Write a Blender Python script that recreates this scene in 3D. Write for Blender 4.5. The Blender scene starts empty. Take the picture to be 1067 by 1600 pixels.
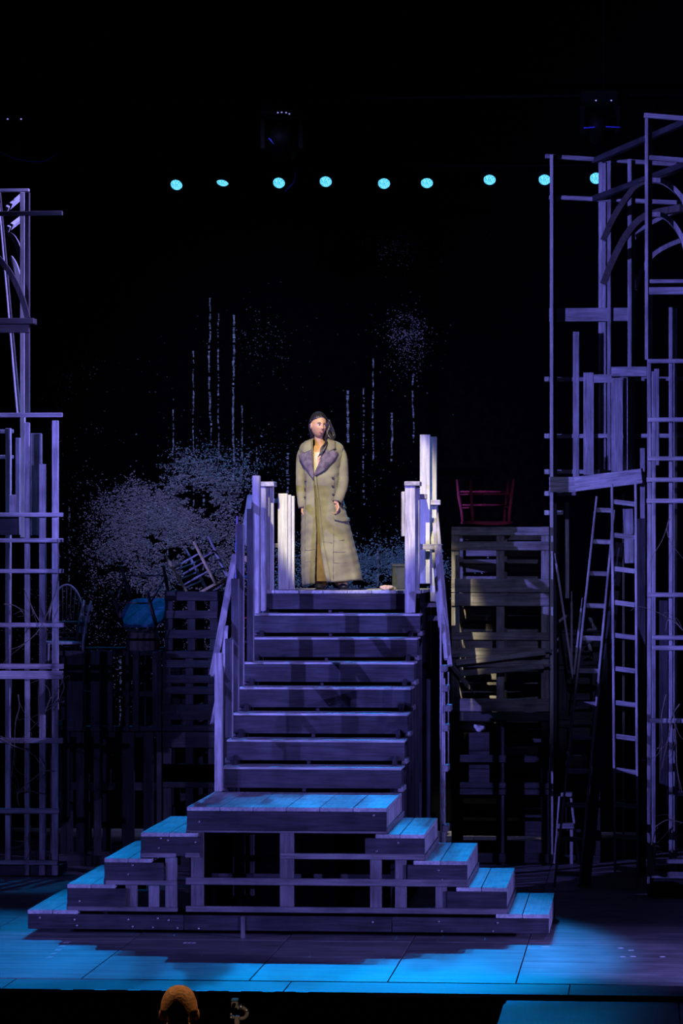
import bpy, bmesh, math, random
import numpy as np
from mathutils import Vector, Matrix
random.seed(7); rng = np.random.default_rng(7)
PI = math.pi
scene = bpy.context.scene
COL = scene.collection

# ------------------------------------------------------------------ camera
F = 5400.0; UC, HV = 533.5, 860.0            # focal length in px, principal column, horizon row (1067x1600 frame)
YAW = math.atan(477.0 / F)
FW = Vector((-math.sin(YAW), math.cos(YAW), 0)); RT = Vector((math.cos(YAW), math.sin(YAW), 0)); UP = Vector((0, 0, 1))
CAM = -27.6 * (FW + RT * ((450 - UC) / F)); CAM.z = 3.097
cd = bpy.data.cameras.new('camera'); cam = bpy.data.objects.new('camera', cd); COL.objects.link(cam)
cam.location = CAM; cam.rotation_euler = (PI / 2, 0, YAW)
cd.sensor_fit = 'VERTICAL'; cd.sensor_height = 36.0; cd.lens = F / 1600 * 36.0
cd.shift_y = (HV - 800.0) / 1600.0; cd.clip_end = 200
scene.camera = cam

# ------------------------------------------------------------------ world, exposure
w = bpy.data.worlds.new('dark_house'); scene.world = w; w.use_nodes = True
w.node_tree.nodes['Background'].inputs[0].default_value = (0.10, 0.10, 0.30, 1)
w.node_tree.nodes['Background'].inputs[1].default_value = 0.010
vs = scene.view_settings
vs.view_transform = 'Standard'; vs.look = 'None'; vs.exposure = 0.0; vs.gamma = 1.0; vs.use_curve_mapping = False

# ------------------------------------------------------------------ stage lights (front-of-house and side booms, plus added fills)
def spot(name, loc, tgt, power, col, deg, blend=0.3, rad=0.08):
    l = bpy.data.lights.new(name, 'SPOT'); l.energy = power; l.color = col
    l.spot_size = math.radians(deg); l.spot_blend = blend; l.shadow_soft_size = rad
    o = bpy.data.objects.new(name, l); COL.objects.link(o); o.location = loc
    o.rotation_euler = (Vector(tgt) - Vector(loc)).to_track_quat('-Z', 'Y').to_euler()
    return o
VIOLET = (0.21, 0.205, 1.0); LAV = (0.27, 0.24, 1.0); CYAN = (0.0, 0.31, 1.0)
spot('side_boom_light_right', (10.5, -5.0, 5.0), (-2.4, 4.2, 2.1), 9500, LAV, 29, 0.6, 0.05)
spot('side_boom_light_left', (-10.0, -6.5, 5.2), (3.1, 4.5, 4.3), 16500, VIOLET, 42, 0.45, 0.05)
spot('platform_fill_left', (-9.5, -8.0, 1.5), (0.2, 0.2, 0.8), 4400, VIOLET, 22, 0.4)
spot('platform_fill_right', (9.5, -6.5, 1.6), (0.4, 0.3, 0.8), 5200, LAV, 21, 0.4)  # added fill for the platform's right ends
spot('tower_fill_left', (-7.0, -9.0, 2.6), (-2.75, 5.2, 1.3), 1500, VIOLET, 15, 0.6)  # added lamp lifting the foot of the left tower and its crates
spot('overhead_tower_light', (1.5, 4.95, 8.9), (-3.0, 5.7, 5.7), 5000, (0.30, 0.27, 1.0), 44, 0.5)
spot('follow_spot', (-2.4, -15.0, 18.8), (0.13, 4.93, 3.54), 62000, (1.0, 0.88, 0.62), 4.1, 0.3, 0.05)
spot('pallet_fill', (3.4, -14.0, 9.5), (1.95, 6.3, 2.75), 3600, (0.34, 0.36, 1.0), 7.5, 0.7)  # added lamp brightening the pallet stack, red chair and skewed ladder
spot('drop_flood', (-2.0, 4.0, 9.5), (-1.0, 10.6, 3.3), 3300, (0.34, 0.38, 1.0), 44, 0.9)
spot('floor_fill_right', (6.5, -9.0, 7.0), (3.3, -1.3, 0.0), 1500, LAV, 17, 0.6)  # added to tint the right-hand floor violet
for sx in (-1, 1): spot('head_fill', (0.43 + sx * 1.9, -8.3, 3.6), (0.43, -9.6, 0.7), 300, (1.0, 0.50, 0.20), 16, 0.5)  # pair added in mid-air to warm the conductor's hair and ears
spot('camera_fill', (2.0, -12.0, 3.4), (0.40, -6.6, 0.25), 300, (1.0, 0.72, 0.5), 6, 0.5)  # added lamp that picks out the pit camera

# ------------------------------------------------------------------ pixel helpers
def ray(u): return FW + RT * ((u - UC) / F)
def PD(u, v, d):
    p = CAM + ray(u) * d; p.z = CAM.z - (v - HV) / F * d; return p
def P(u, v, y): return PD(u, v, (y - CAM.y) / ray(u).y)
def PZ(u, v, z=0.0): return PD(u, v, (CAM.z - z) * F / (v - HV))

# ------------------------------------------------------------------ materials
def newmat(name):
    m = bpy.data.materials.new(name); m.use_nodes = True
    nt = m.node_tree; b = nt.nodes['Principled BSDF']; return m, nt, b
def N(nt, t, **kw):
    n = nt.nodes.new(t)
    for k, v in kw.items(): setattr(n, k, v)
    return n
def wood(name, dark, light, rough=0.7, grain=(22, 22, 1.3), bump=0.25, stain=0.35, spec=0.25):
    m, nt, b = newmat(name); L = nt.links
    tc = N(nt, 'ShaderNodeTexCoord'); oi = N(nt, 'ShaderNodeObjectInfo')
    add = N(nt, 'ShaderNodeVectorMath', operation='ADD')
    mul = N(nt, 'ShaderNodeMath', operation='MULTIPLY'); mul.inputs[1].default_value = 37.0
    L.new(oi.outputs['Random'], mul.inputs[0]); L.new(tc.outputs['Object'], add.inputs[0]); L.new(mul.outputs[0], add.inputs[1])
    mp = N(nt, 'ShaderNodeMapping'); mp.inputs['Scale'].default_value = grain; L.new(add.outputs[0], mp.inputs[0])
    n1 = N(nt, 'ShaderNodeTexNoise'); n1.inputs['Scale'].default_value = 2.0; n1.inputs['Detail'].default_value = 6; n1.inputs['Roughness'].default_value = 0.65; n1.inputs['Distortion'].default_value = 0.6
    L.new(mp.outputs[0], n1.inputs[0])
    n2 = N(nt, 'ShaderNodeTexNoise'); n2.inputs['Scale'].default_value = 4.0; n2.inputs['Detail'].default_value = 3
    L.new(add.outputs[0], n2.inputs[0])
    r = N(nt, 'ShaderNodeValToRGB'); r.color_ramp.elements[0].position = 0.33; r.color_ramp.elements[1].position = 0.66
    r.color_ramp.elements[0].color = (*dark, 1); r.color_ramp.elements[1].color = (*light, 1)
    L.new(n1.outputs[0], r.inputs[0])
    mr = N(nt, 'ShaderNodeMapRange'); mr.inputs[1].default_value = 0.3; mr.inputs[2].default_value = 0.62; mr.inputs[3].default_value = 1 - stain; mr.inputs[4].default_value = 1.05
    L.new(n2.outputs[0], mr.inputs[0])
    rv = N(nt, 'ShaderNodeMapRange'); rv.inputs[3].default_value = 0.78; rv.inputs[4].default_value = 1.15; L.new(oi.outputs['Random'], rv.inputs[0])
    mm = N(nt, 'ShaderNodeMath', operation='MULTIPLY'); L.new(mr.outputs[0], mm.inputs[0]); L.new(rv.outputs[0], mm.inputs[1])
    sc = N(nt, 'ShaderNodeVectorMath', operation='SCALE'); L.new(r.outputs[0], sc.inputs[0]); L.new(mm.outputs[0], sc.inputs['Scale'])
    L.new(sc.outputs[0], b.inputs['Base Color']); b.inputs['Roughness'].default_value = rough; b.inputs['Specular IOR Level'].default_value = spec
    bp = N(nt, 'ShaderNodeBump'); bp.inputs['Strength'].default_value = bump; bp.inputs['Distance'].default_value = 0.01
    L.new(n1.outputs[0], bp.inputs['Height']); L.new(bp.outputs[0], b.inputs['Normal'])
    return m
def plain(name, col, rough=0.6, metal=0.0, spec=0.3, noise=0.0, scale=12.0, col2=None, bump=0.0):
    m, nt, b = newmat(name); b.inputs['Roughness'].default_value = rough; b.inputs['Metallic'].default_value = metal; b.inputs['Specular IOR Level'].default_value = spec
    b.inputs['Base Color'].default_value = (*col, 1)
    if noise or col2:
        L = nt.links; tc = N(nt, 'ShaderNodeTexCoord'); n1 = N(nt, 'ShaderNodeTexNoise'); n1.inputs['Scale'].default_value = scale; n1.inputs['Detail'].default_value = 5
        L.new(tc.outputs['Object'], n1.inputs[0]); r = N(nt, 'ShaderNodeValToRGB'); r.color_ramp.elements[0].position = 0.36; r.color_ramp.elements[1].position = 0.62
        c2 = col2 or tuple(c * (1 - noise) for c in col)
        r.color_ramp.elements[0].color = (*c2, 1); r.color_ramp.elements[1].color = (*col, 1)
        L.new(n1.outputs[0], r.inputs[0]); L.new(r.outputs[0], b.inputs['Base Color'])
        if bump:
            bp = N(nt, 'ShaderNodeBump'); bp.inputs['Strength'].default_value = bump; bp.inputs['Distance'].default_value = 0.01
            L.new(n1.outputs[0], bp.inputs['Height']); L.new(bp.outputs[0], b.inputs['Normal'])
    return m
def emit(name, col, s):
    m, nt, b = newmat(name); b.inputs['Base Color'].default_value = (0, 0, 0, 1)
    b.inputs['Emission Color'].default_value = (*col, 1); b.inputs['Emission Strength'].default_value = s; return m

M = {}
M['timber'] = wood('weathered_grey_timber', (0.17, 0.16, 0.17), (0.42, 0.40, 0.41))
M['pale'] = wood('pale_limed_and_lit_timber', (0.28, 0.28, 0.26), (0.50, 0.50, 0.46), stain=0.2)  # pale posts; on tower members it also paints in light
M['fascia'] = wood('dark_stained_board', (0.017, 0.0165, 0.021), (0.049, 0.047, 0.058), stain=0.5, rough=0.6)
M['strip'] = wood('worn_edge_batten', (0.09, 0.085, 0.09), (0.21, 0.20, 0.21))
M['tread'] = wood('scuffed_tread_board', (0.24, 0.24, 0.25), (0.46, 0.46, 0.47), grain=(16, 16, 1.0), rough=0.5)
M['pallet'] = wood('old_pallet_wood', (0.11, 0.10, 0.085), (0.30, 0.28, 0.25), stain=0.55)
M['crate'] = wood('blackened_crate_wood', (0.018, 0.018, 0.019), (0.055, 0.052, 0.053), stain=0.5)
M['floor'] = wood('painted_stage_floor', (0.13, 0.125, 0.13), (0.40, 0.38, 0.385), grain=(0.55, 1, 6), rough=0.42, bump=0.1, stain=0.3, spec=0.4)
M['edge'] = wood('dimmed_stage_board', (0.05, 0.05, 0.055), (0.12, 0.118, 0.12), grain=(9, 9, 0.6), rough=0.45)  # darker boards that paint dimmer light on the front strip and apron
M['black'] = plain('black_cloth', (0.0016, 0.0016, 0.0018), 0.95, spec=0.0, noise=0.3)
M['blackmetal'] = plain('black_enamel', (0.002, 0.002, 0.0023), 0.6, 0.0, spec=0.05, noise=0.2)
M['steel'] = plain('steel_bolt', (0.55, 0.55, 0.56), 0.35, 0.9, noise=0.2)
M['red'] = wood('red_painted_wood', (0.22, 0.014, 0.024), (0.48, 0.038, 0.06), stain=0.3, spec=0.4)
M['blue'] = wood('blue_painted_wood', (0.03, 0.09, 0.16), (0.06, 0.17, 0.28), stain=0.3)
M['bluepaint'] = plain('blue_and_orange_paint', (0.05, 0.22, 0.70), 0.5, scale=9, col2=(0.40, 0.16, 0.10))
M['darkwood'] = wood('dark_chair_and_shaded_wood', (0.03, 0.026, 0.024), (0.09, 0.08, 0.075))  # chairs' own dark wood; on tower members it paints in shade
M['honey'] = wood('honey_chair_wood', (0.30, 0.23, 0.11), (0.62, 0.48, 0.25))
M['greychair'] = wood('grey_chair_wood', (0.20, 0.20, 0.21), (0.45, 0.44, 0.44))
M['barrel'] = wood('barrel_stave_wood', (0.10, 0.075, 0.06), (0.24, 0.18, 0.15))
M['tape'] = plain('white_glow_tape', (0.75, 0.78, 0.78), 0.6, noise=0.15)
M['vine'] = plain('dry_vine_bark', (0.16, 0.14, 0.10), 0.85, noise=0.4, scale=40)
M['rag'] = plain('white_crumpled_cloth', (0.75, 0.72, 0.70), 0.85, noise=0.2, scale=30)
M['bread'] = plain('brown_crust', (0.45, 0.30, 0.20), 0.8, noise=0.4, scale=40)
M['box'] = plain('dark_green_tin', (0.02, 0.026, 0.025), 0.6, noise=0.4)

# ------------------------------------------------------------------ object helpers
WM = {}
def tag(o, label=None, cat=None, group=None, kind=None):
    if label: o['label'] = label
    if cat: o['category'] = cat
    if group: o['group'] = group
    if kind: o['kind'] = kind
    return o
def thing(name, label, cat, M0, group=None, kind=None):
    o = bpy.data.objects.new(name, None); COL.objects.link(o); o.empty_display_size = 0.1
    if not isinstance(M0, Matrix): M0 = Matrix.Translation(Vector(M0))
    o.matrix_basis = M0; WM[o] = M0.copy()
    return tag(o, label, cat, group, kind)
def link(name, me, mat, parent=None, Mw=None, smooth=False):
    o = bpy.data.objects.new(name, me); COL.objects.link(o)
    Mw = Mw if Mw is not None else Matrix.Identity(4)
    if mat is not None and len(me.materials) == 0: me.materials.append(mat)
    WM[o] = Mw.copy()
    if parent is not None:
        o.parent = parent; o.matrix_basis = WM[parent].inverted() @ Mw
    else: o.matrix_basis = Mw
    if smooth:
        for p in me.polygons: p.use_smooth = True
    return o
BOXF = [(0, 3, 2, 1), (4, 5, 6, 7), (0, 1, 5, 4), (1, 2, 6, 5), (2, 3, 7, 6), (3, 0, 4, 7)]
def boxmesh(sx, sy, sz, bev=0.0, wob=0.0):
    x, y, z = sx / 2, sy / 2, sz / 2
    vs_ = [(-x, -y, -z), (x, -y, -z), (x, y, -z), (-x, y, -z), (-x, -y, z), (x, -y, z), (x, y, z), (-x, y, z)]
    if wob: vs_ = [(a + random.uniform(-wob, wob), b_ + random.uniform(-wob, wob), c) for a, b_, c in vs_]
    me = bpy.data.meshes.new('timber'); 
    if bev <= 0: me.from_pydata(vs_, [], BOXF); me.update(); return me
    bm = bmesh.new(); V = [bm.verts.new(v) for v in vs_]
    for f in BOXF: bm.faces.new([V[i] for i in f])
    bmesh.ops.bevel(bm, geom=bm.edges[:], offset=min(bev, 0.3 * min(sx, sy, sz)), segments=1, affect='EDGES')
    bm.to_mesh(me); bm.free(); return me
def frame(p0, p1, upv=(0, -1, 0)):
    """matrix at the middle with local z along p0->p1 and local y facing away from upv"""
    p0 = Vector(p0); p1 = Vector(p1); z = (p1 - p0).normalized(); u_ = Vector(upv)
    if abs(z.dot(u_)) > 0.97: u_ = Vector((1, 0, 0))
    y = (u_ - z * u_.dot(z)).normalized(); x = y.cross(z)
    Mx = Matrix((x, y, z)).transposed().to_4x4(); Mx.translation = (p0 + p1) / 2; return Mx
def beam(name, p0, p1, wd, dp, mat, parent, upv=(0, -1, 0), bev=0.004, wob=0.0):
    L = (Vector(p1) - Vector(p0)).length
    return link(name, boxmesh(wd, dp, L, bev, wob), mat, parent, frame(p0, p1, upv))
def slab(name, x0, x1, y0, y1, z0, z1, mat, parent, axis=None, bev=0.004):
    s = [x1 - x0, y1 - y0, z1 - z0]; a = axis if axis is not None else s.index(max(s)); c = Vector(((x0 + x1) / 2, (y0 + y1) / 2, (z0 + z1) / 2))
    if a == 2: Mx = Matrix.Translation(c); d = s
    elif a == 0: Mx = Matrix.Translation(c) @ Matrix.Rotation(PI / 2, 4, 'Y'); d = [s[2], s[1], s[0]]
    else: Mx = Matrix.Translation(c) @ Matrix.Rotation(-PI / 2, 4, 'X'); d = [s[0], s[2], s[1]]
    return link(name, boxmesh(*d, bev), mat, parent, Mx)
def rect(name, u0, v0, u1, v1, y, th, mat, parent, bev=0.004):
    um, vm = (u0 + u1) / 2, (v0 + v1) / 2
    return slab(name, P(u0, vm, y).x, P(u1, vm, y).x, y, y + th, P(um, v1, y).z, P(um, v0, y).z, mat, parent, None if abs(u1 - u0) != abs(v1 - v0) else 2, bev)
def pbeam(name, a, b, wpx, dp, mat, parent, bev=0.004):
    """a,b = (u,v,y); width in px at that depth, facing the house"""
    A, B = P(*a), P(*b); d = ((A + B) / 2 - CAM).dot(FW)
    return beam(name, A, B, wpx * d / F, dp, mat, parent, bev=bev)
def tube_data(pts, radii, seg=8, cap=True):
    V, Fc = [], []; n = len(pts); pts = [Vector(p) for p in pts]
    if not hasattr(radii, '__len__'): radii = [radii] * n
    ref = Vector((0.13, 0.31, 0.94)); 
    for i, p in enumerate(pts):
        t = (pts[min(i + 1, n - 1)] - pts[max(i - 1, 0)]).normalized()
        if i == 0:
            a = t.cross(ref if abs(t.dot(ref)) < 0.9 else Vector((1, 0, 0))).normalized()
        else: a = (a - t * a.dot(t)).normalized()
        b = t.cross(a)
        for k in range(seg):
            q = 2 * PI * k / seg; V.append(p + (a * math.cos(q) + b * math.sin(q)) * radii[i])
    for i in range(n - 1):
        for k in range(seg): k2 = (k + 1) % seg; Fc.append((i * seg + k, i * seg + k2, (i + 1) * seg + k2, (i + 1) * seg + k))
    if cap: Fc.append(tuple(range(seg))[::-1]); Fc.append(tuple((n - 1) * seg + k for k in range(seg)))
    return V, Fc
def pymesh(name, V, Fc):
    me = bpy.data.meshes.new(name); me.from_pydata([tuple(v) for v in V], [], Fc); me.update(); return me
def tube(name, pts, radii, mat, parent, seg=8, smooth=True):
    o = Vector(pts[0]); V, Fc = tube_data([Vector(p) - o for p in pts], radii, seg)
    return link(name, pymesh(name, V, Fc), mat, parent, Matrix.Translation(o), smooth)
def bez(pts, n=6):
    """Catmull-Rom through pts"""
    pts = [Vector(p) for p in pts]; q = [pts[0]] + pts + [pts[-1]]; out = []
    for i in range(1, len(q) - 2):
        a, b, c, d = q[i - 1], q[i], q[i + 1], q[i + 2]
        for k in range(n):
            t = k / n; out.append(0.5 * ((2 * b) + (c - a) * t + (2 * a - 5 * b + 4 * c - d) * t * t + (3 * b - a - 3 * c + d) * t ** 3))
    out.append(pts[-1]); return out
def curved(name, pix, wpx, dp, mat, parent):
    """curved timber through (u,v,y) pixel points, rectangular section"""
    pts = bez([P(*p) for p in pix], 5); d = (pts[0] - CAM).dot(FW); wd = wpx * d / F; n = len(pts); V, Fc = [], []
    o = pts[0].copy()
    for i, p in enumerate(pts):
        t = (pts[min(i + 1, n - 1)] - pts[max(i - 1, 0)]).normalized(); b = Vector((0, 1, 0)); b = (b - t * b.dot(t)).normalized(); a = b.cross(t)
        for s1, s2 in ((-1, -1), (1, -1), (1, 1), (-1, 1)): V.append(p - o + a * s1 * wd / 2 + b * s2 * dp / 2)
    for i in range(n - 1):
        for k in range(4): k2 = (k + 1) % 4; Fc.append((i * 4 + k, i * 4 + k2, i * 4 + 4 + k2, i * 4 + 4 + k))
    Fc.append((3, 2, 1, 0)); Fc.append(tuple((n - 1) * 4 + k for k in range(4)))
    return link(name, pymesh(name, V, Fc), mat, parent, Matrix.Translation(o))
def bolts(parent, pts, r=0.010):
    """domed bolt heads on a board front, one small part"""
    V, Fc = [], []
    for c in pts:
        base = len(V)
        for ring, (rr, dy) in enumerate(((r, 0), (r * 0.9, -0.006), (r * 0.5, -0.009))):
            for k in range(8): q = 2 * PI * k / 8; V.append(c + Vector((rr * math.cos(q), dy, rr * math.sin(q))))
        for rg in range(2):
            for k in range(8): k2 = (k + 1) % 8; Fc.append((base + rg * 8 + k, base + rg * 8 + k2, base + rg * 8 + 8 + k2, base + rg * 8 + 8 + k))
        Fc.append(tuple(base + 16 + k for k in range(8)))
    o = link('bolt_heads', pymesh('bolt_heads', V, Fc), M['steel'], parent); o['kind'] = 'stuff'; return o

# ------------------------------------------------------------------ SETTING: floor, pit, back wall
yF = PZ(300, 1547).y; yE = PZ(300, 1531).y
fl = tag(slab('floor', -12, 12, yF + 0.02, 14, -0.30, -0.022, M['edge'], None, 0), kind='structure')
fx = [-12, -9.6, -7.3, -5.0] + [-3.62, -2.44, -1.22, 0.0, 1.0, 1.92, 3.2, 4.42] + [6.0, 8.0, 10.0, 12.0]
fy = [yE, yE + 2.55, yE + 4.99, yE + 7.43, yE + 9.87, yE + 12.3, 14]
for i in range(len(fx) - 1):
    for j in range(len(fy) - 1):
        slab('floor_panel', fx[i] + 0.0025, fx[i + 1] - 0.0025, fy[j] + 0.0025, fy[j + 1] - 0.0025, -0.022, 0.0, M['floor'], fl, 1, 0.003)
for i in range(-6, 6): slab('shaded_edge_strip', i * 2.0 + 0.31, i * 2.0 + 2.306, yF, yE - 0.004, -0.03, -0.004, M['edge'], fl, 0, 0.003)  # front strip of floor, its beam cut-off shade put into a darker colour
xA = PZ(786, 1556).x
ap = tag(slab('floor_apron', xA, 12, -12, yF - 0.03, -0.34, -0.06, M['edge'], None, 0), kind='structure')
for i in range(6): slab('apron_panel', xA + 0.02 + i * 1.2, xA + 1.212 + i * 1.2, -9, yF - 0.05, -0.06, -0.04, M['edge'], ap, 1, 0.003)  # apron's weaker light put into the darker board colour
tag(slab('floor_pit', -14, 14, -40, yF, -1.66, -1.60, M['black'], None, 0), kind='structure')
tag(slab('wall_pit', -12, 12, yF, yF + 0.02, -1.60, -0.30, M['black'], None, 0), kind='structure')
tag(slab('wall_back', -14, 14, 14.0, 14.1, -0.3, 18, M['black'], None, 0), kind='structure')

# side booms: stand pipe, lantern and a flag added to cut low off-stage light
for lab, lp, tp, cut in (('black side-light boom off the arched tower side with an added light-cutting flag', Vector((10.5, -5.0, 5.0)), Vector((-2.9, 4.8, 0.3)), 0.45), ('black side-light boom off the twig-hung tower side with an added light-cutting flag', Vector((-10.0, -6.5, 5.2)), Vector((2.8, 4.2, 0.3)), 0.45)):
    t = thing('lighting_boom', lab, 'light stand', (lp.x, lp.y, 0)); h = Vector((tp.x - lp.x, tp.y - lp.y, 0)); D = h.length; h.normalize(); sd_ = Vector((-h.y, h.x, 0))
    zc_ = lp.z - (lp.z - tp.z) / D * cut; c = lp + h * cut; c.z = zc_
    beam('light_flag', c - sd_ * 0.45 - Vector((0, 0, 0.12)), c + sd_ * 0.45 - Vector((0, 0, 0.12)), 0.24, 0.004, M['blackmetal'], t, tuple(-h), 0)
    tube('lantern', [lp - h * 0.35, lp - h * 0.08], [0.09, 0.11], M['blackmetal'], t, 14); tube('boom_pipe', [(lp.x - h.x * 0.3, lp.y - h.y * 0.3, 0.03 if lp.y > yF else -1.6), (lp.x - h.x * 0.3, lp.y - h.y * 0.3, lp.z + 0.3)], 0.025, M['blackmetal'], t, 8)
    beam('flag_arm', lp - h * 0.1 - Vector((0, 0, 0.12)), c - Vector((0, 0, 0.2)), 0.02, 0.01, M['blackmetal'], t, (0, 0, 1), 0)

# ------------------------------------------------------------------ STEPPED PLATFORM (front pyramid)
H = 0.209; DP = 1.72
sp = thing('stepped_platform', 'broad dark stepped wooden platform spreading out in front of the staircase', 'platform', (0, 0, 0))
tiers = [(43, 858), (105, 792), (163, 730), (220, 663.5), (292, 604)]
tv = [1430, 1389, 1348, 1305.5, 1262]
X = []
for k, (ul, ur) in enumerate(tiers): X.append((P(ul, tv[k], 0).x, P(ur, tv[k], 0).x))
TH = 0.032; FH = 0.155
def bx(u, v): p = P(u, v, 0); return Vector((p.x, -0.001, p.z))
for k, (xl, xr) in enumerate(X):
    z1 = H * (k + 1); top = []
    if k == 4: segs = [(xl, xr)]
    else: segs = [(xl, X[k + 1][0] + 0.09), (X[k + 1][1] - 0.09, xr)]
    for si, (a, b) in enumerate(segs):
        nb = 6 if k == 4 else 2
        for i in range(nb):
            slab('tread_board', a + (b - a) * i / nb + 0.002, a + (b - a) * (i + 1) / nb - 0.002, -0.012, DP, z1 - TH, z1, M['tread'], sp, 1, 0.003)
    # front fascias
    if k == 0:
        fb = []
        xs = [xl, P(287, 1440, 0).x, P(612, 1440, 0).x, xr]
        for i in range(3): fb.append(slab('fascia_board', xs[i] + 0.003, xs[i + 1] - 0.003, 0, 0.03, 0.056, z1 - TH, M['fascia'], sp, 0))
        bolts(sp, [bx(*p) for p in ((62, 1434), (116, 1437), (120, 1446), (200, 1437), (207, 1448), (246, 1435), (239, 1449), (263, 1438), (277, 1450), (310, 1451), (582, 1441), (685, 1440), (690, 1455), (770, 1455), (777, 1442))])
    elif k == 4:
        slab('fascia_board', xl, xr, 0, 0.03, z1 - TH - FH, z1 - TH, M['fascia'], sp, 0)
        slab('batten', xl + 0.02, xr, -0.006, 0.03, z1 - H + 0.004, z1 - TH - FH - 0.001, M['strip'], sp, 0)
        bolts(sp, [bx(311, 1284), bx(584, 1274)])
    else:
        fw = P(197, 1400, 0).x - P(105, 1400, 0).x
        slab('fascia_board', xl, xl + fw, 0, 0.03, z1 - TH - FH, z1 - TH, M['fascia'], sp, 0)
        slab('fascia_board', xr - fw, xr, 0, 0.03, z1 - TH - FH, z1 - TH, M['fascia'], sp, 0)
    # end panels: vertical boards on each end, with a long batten at the foot
    for sx, xe in ((-1, xl), (1, xr)):
        zb = z1 - H + (0.05 if k else 0.056)
        for i in range(8):
            y0 = 0.032 + i * (DP - 0.04) / 8
            d = 0.022 + 0.006 * (i % 2)
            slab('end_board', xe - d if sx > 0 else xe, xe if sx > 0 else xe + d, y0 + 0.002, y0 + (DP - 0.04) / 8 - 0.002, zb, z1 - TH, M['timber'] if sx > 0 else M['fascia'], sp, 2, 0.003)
        if k: slab('end_batten', xe - 0.03 if sx > 0 else xe - 0.01, xe + 0.012 if sx > 0 else xe + 0.03, 0.03, DP + (0.12 if k == 4 else 0), z1 - H + 0.004, z1 - H + 0.048, M['strip'], sp, 1)
    # back closing board
    if k < 4:
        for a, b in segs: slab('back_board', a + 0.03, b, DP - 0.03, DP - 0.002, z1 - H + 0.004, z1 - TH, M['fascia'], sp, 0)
bolts(sp, [bx(*p) for p in ((251, 1310), (262, 1313), (248, 1325), (207, 1352), (200, 1366), (124, 1408), (305, 1316), (622, 1317), (588, 1330), (685, 1360), (690, 1375))])
# battens and uprights of the open front
for (u0, v0, u1, v1, y, nm, mt) in (
    (105, 1417, 277, 1424, -0.006, 'batten', 'strip'), (290, 1418, 792, 1427, -0.006, 'batten', 'strip'),
    (165, 1376, 276, 1383, -0.006, 'batten', 'strip'), (290, 1373, 730, 1384, -0.006, 'rail', 'strip'),
    (220, 1333, 275, 1340, -0.006, 'batten', 'strip'), (289, 1333, 312, 1340, -0.006, 'batten', 'strip'), (437, 1334, 663, 1343, -0.006, 'rail', 'strip'),
    (298, 1300, 318, 1419, 0.032, 'upright', 'strip'), (437, 1301, 459, 1419, 0.032, 'upright', 'strip'),
    (578, 1340, 596, 1419, 0.032, 'upright', 'strip'), (617, 1342, 635, 1419, 0.032, 'upright', 'strip'), (680, 1383, 698, 1419, 0.032, 'upright', 'strip'),
    (258, 1340, 276, 1418, 0.032, 'upright', 'strip'), (232, 1382, 249, 1418, 0.06, 'upright', 'strip'), (196, 1382, 214, 1418, 0.032, 'upright', 'strip'),
    (376, 1432, 382, 1474, -0.02, 'brace', 'strip'),
    (364, 1297, 382, 1400, 0.36, 'upright', 'fascia'), (390, 1297, 397, 1400, 0.38, 'upright', 'fascia'), (330, 1365, 470, 1372, 0.32, 'cross_rail', 'fascia'), (490, 1366, 640, 1378, 0.34, 'cross_rail', 'fascia')):
    rect(nm, u0, v0, u1, v1, y, 0.028 if 'batten' in nm or 'rail' in nm else 0.045, M[mt], sp)
slab('shade_sheet', X[3][0] + 0.34, X[3][1] - 0.34, 0.42, 0.425, 0.06, 5 * H - TH - 0.12, M['black'], sp, 0, 0)  # black sheet added as the shade inside the open front
# hidden joists carrying the treads and castered floor bearers
for y0 in (0.44, 1.0, 1.6):
    slab('joist', X[4][0] + 0.05, X[4][1] - 0.05, y0, y0 + 0.05, 5 * H - TH - 0.11, 5 * H - TH, M['fascia'], sp, 0)
    slab('bearer', X[0][0] + 0.35, X[0][1] - 0.3, y0, y0 + 0.06, 0.0, 0.05, M['fascia'], sp, 0)
    for xx in (X[1][0] + 0.2, X[3][0] + 0.3, X[3][1] - 0.3, X[1][1] - 0.2): slab('leg', xx, xx + 0.06, y0, y0 + 0.06, 0.05, H - TH, M['fascia'], sp, 2)

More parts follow.
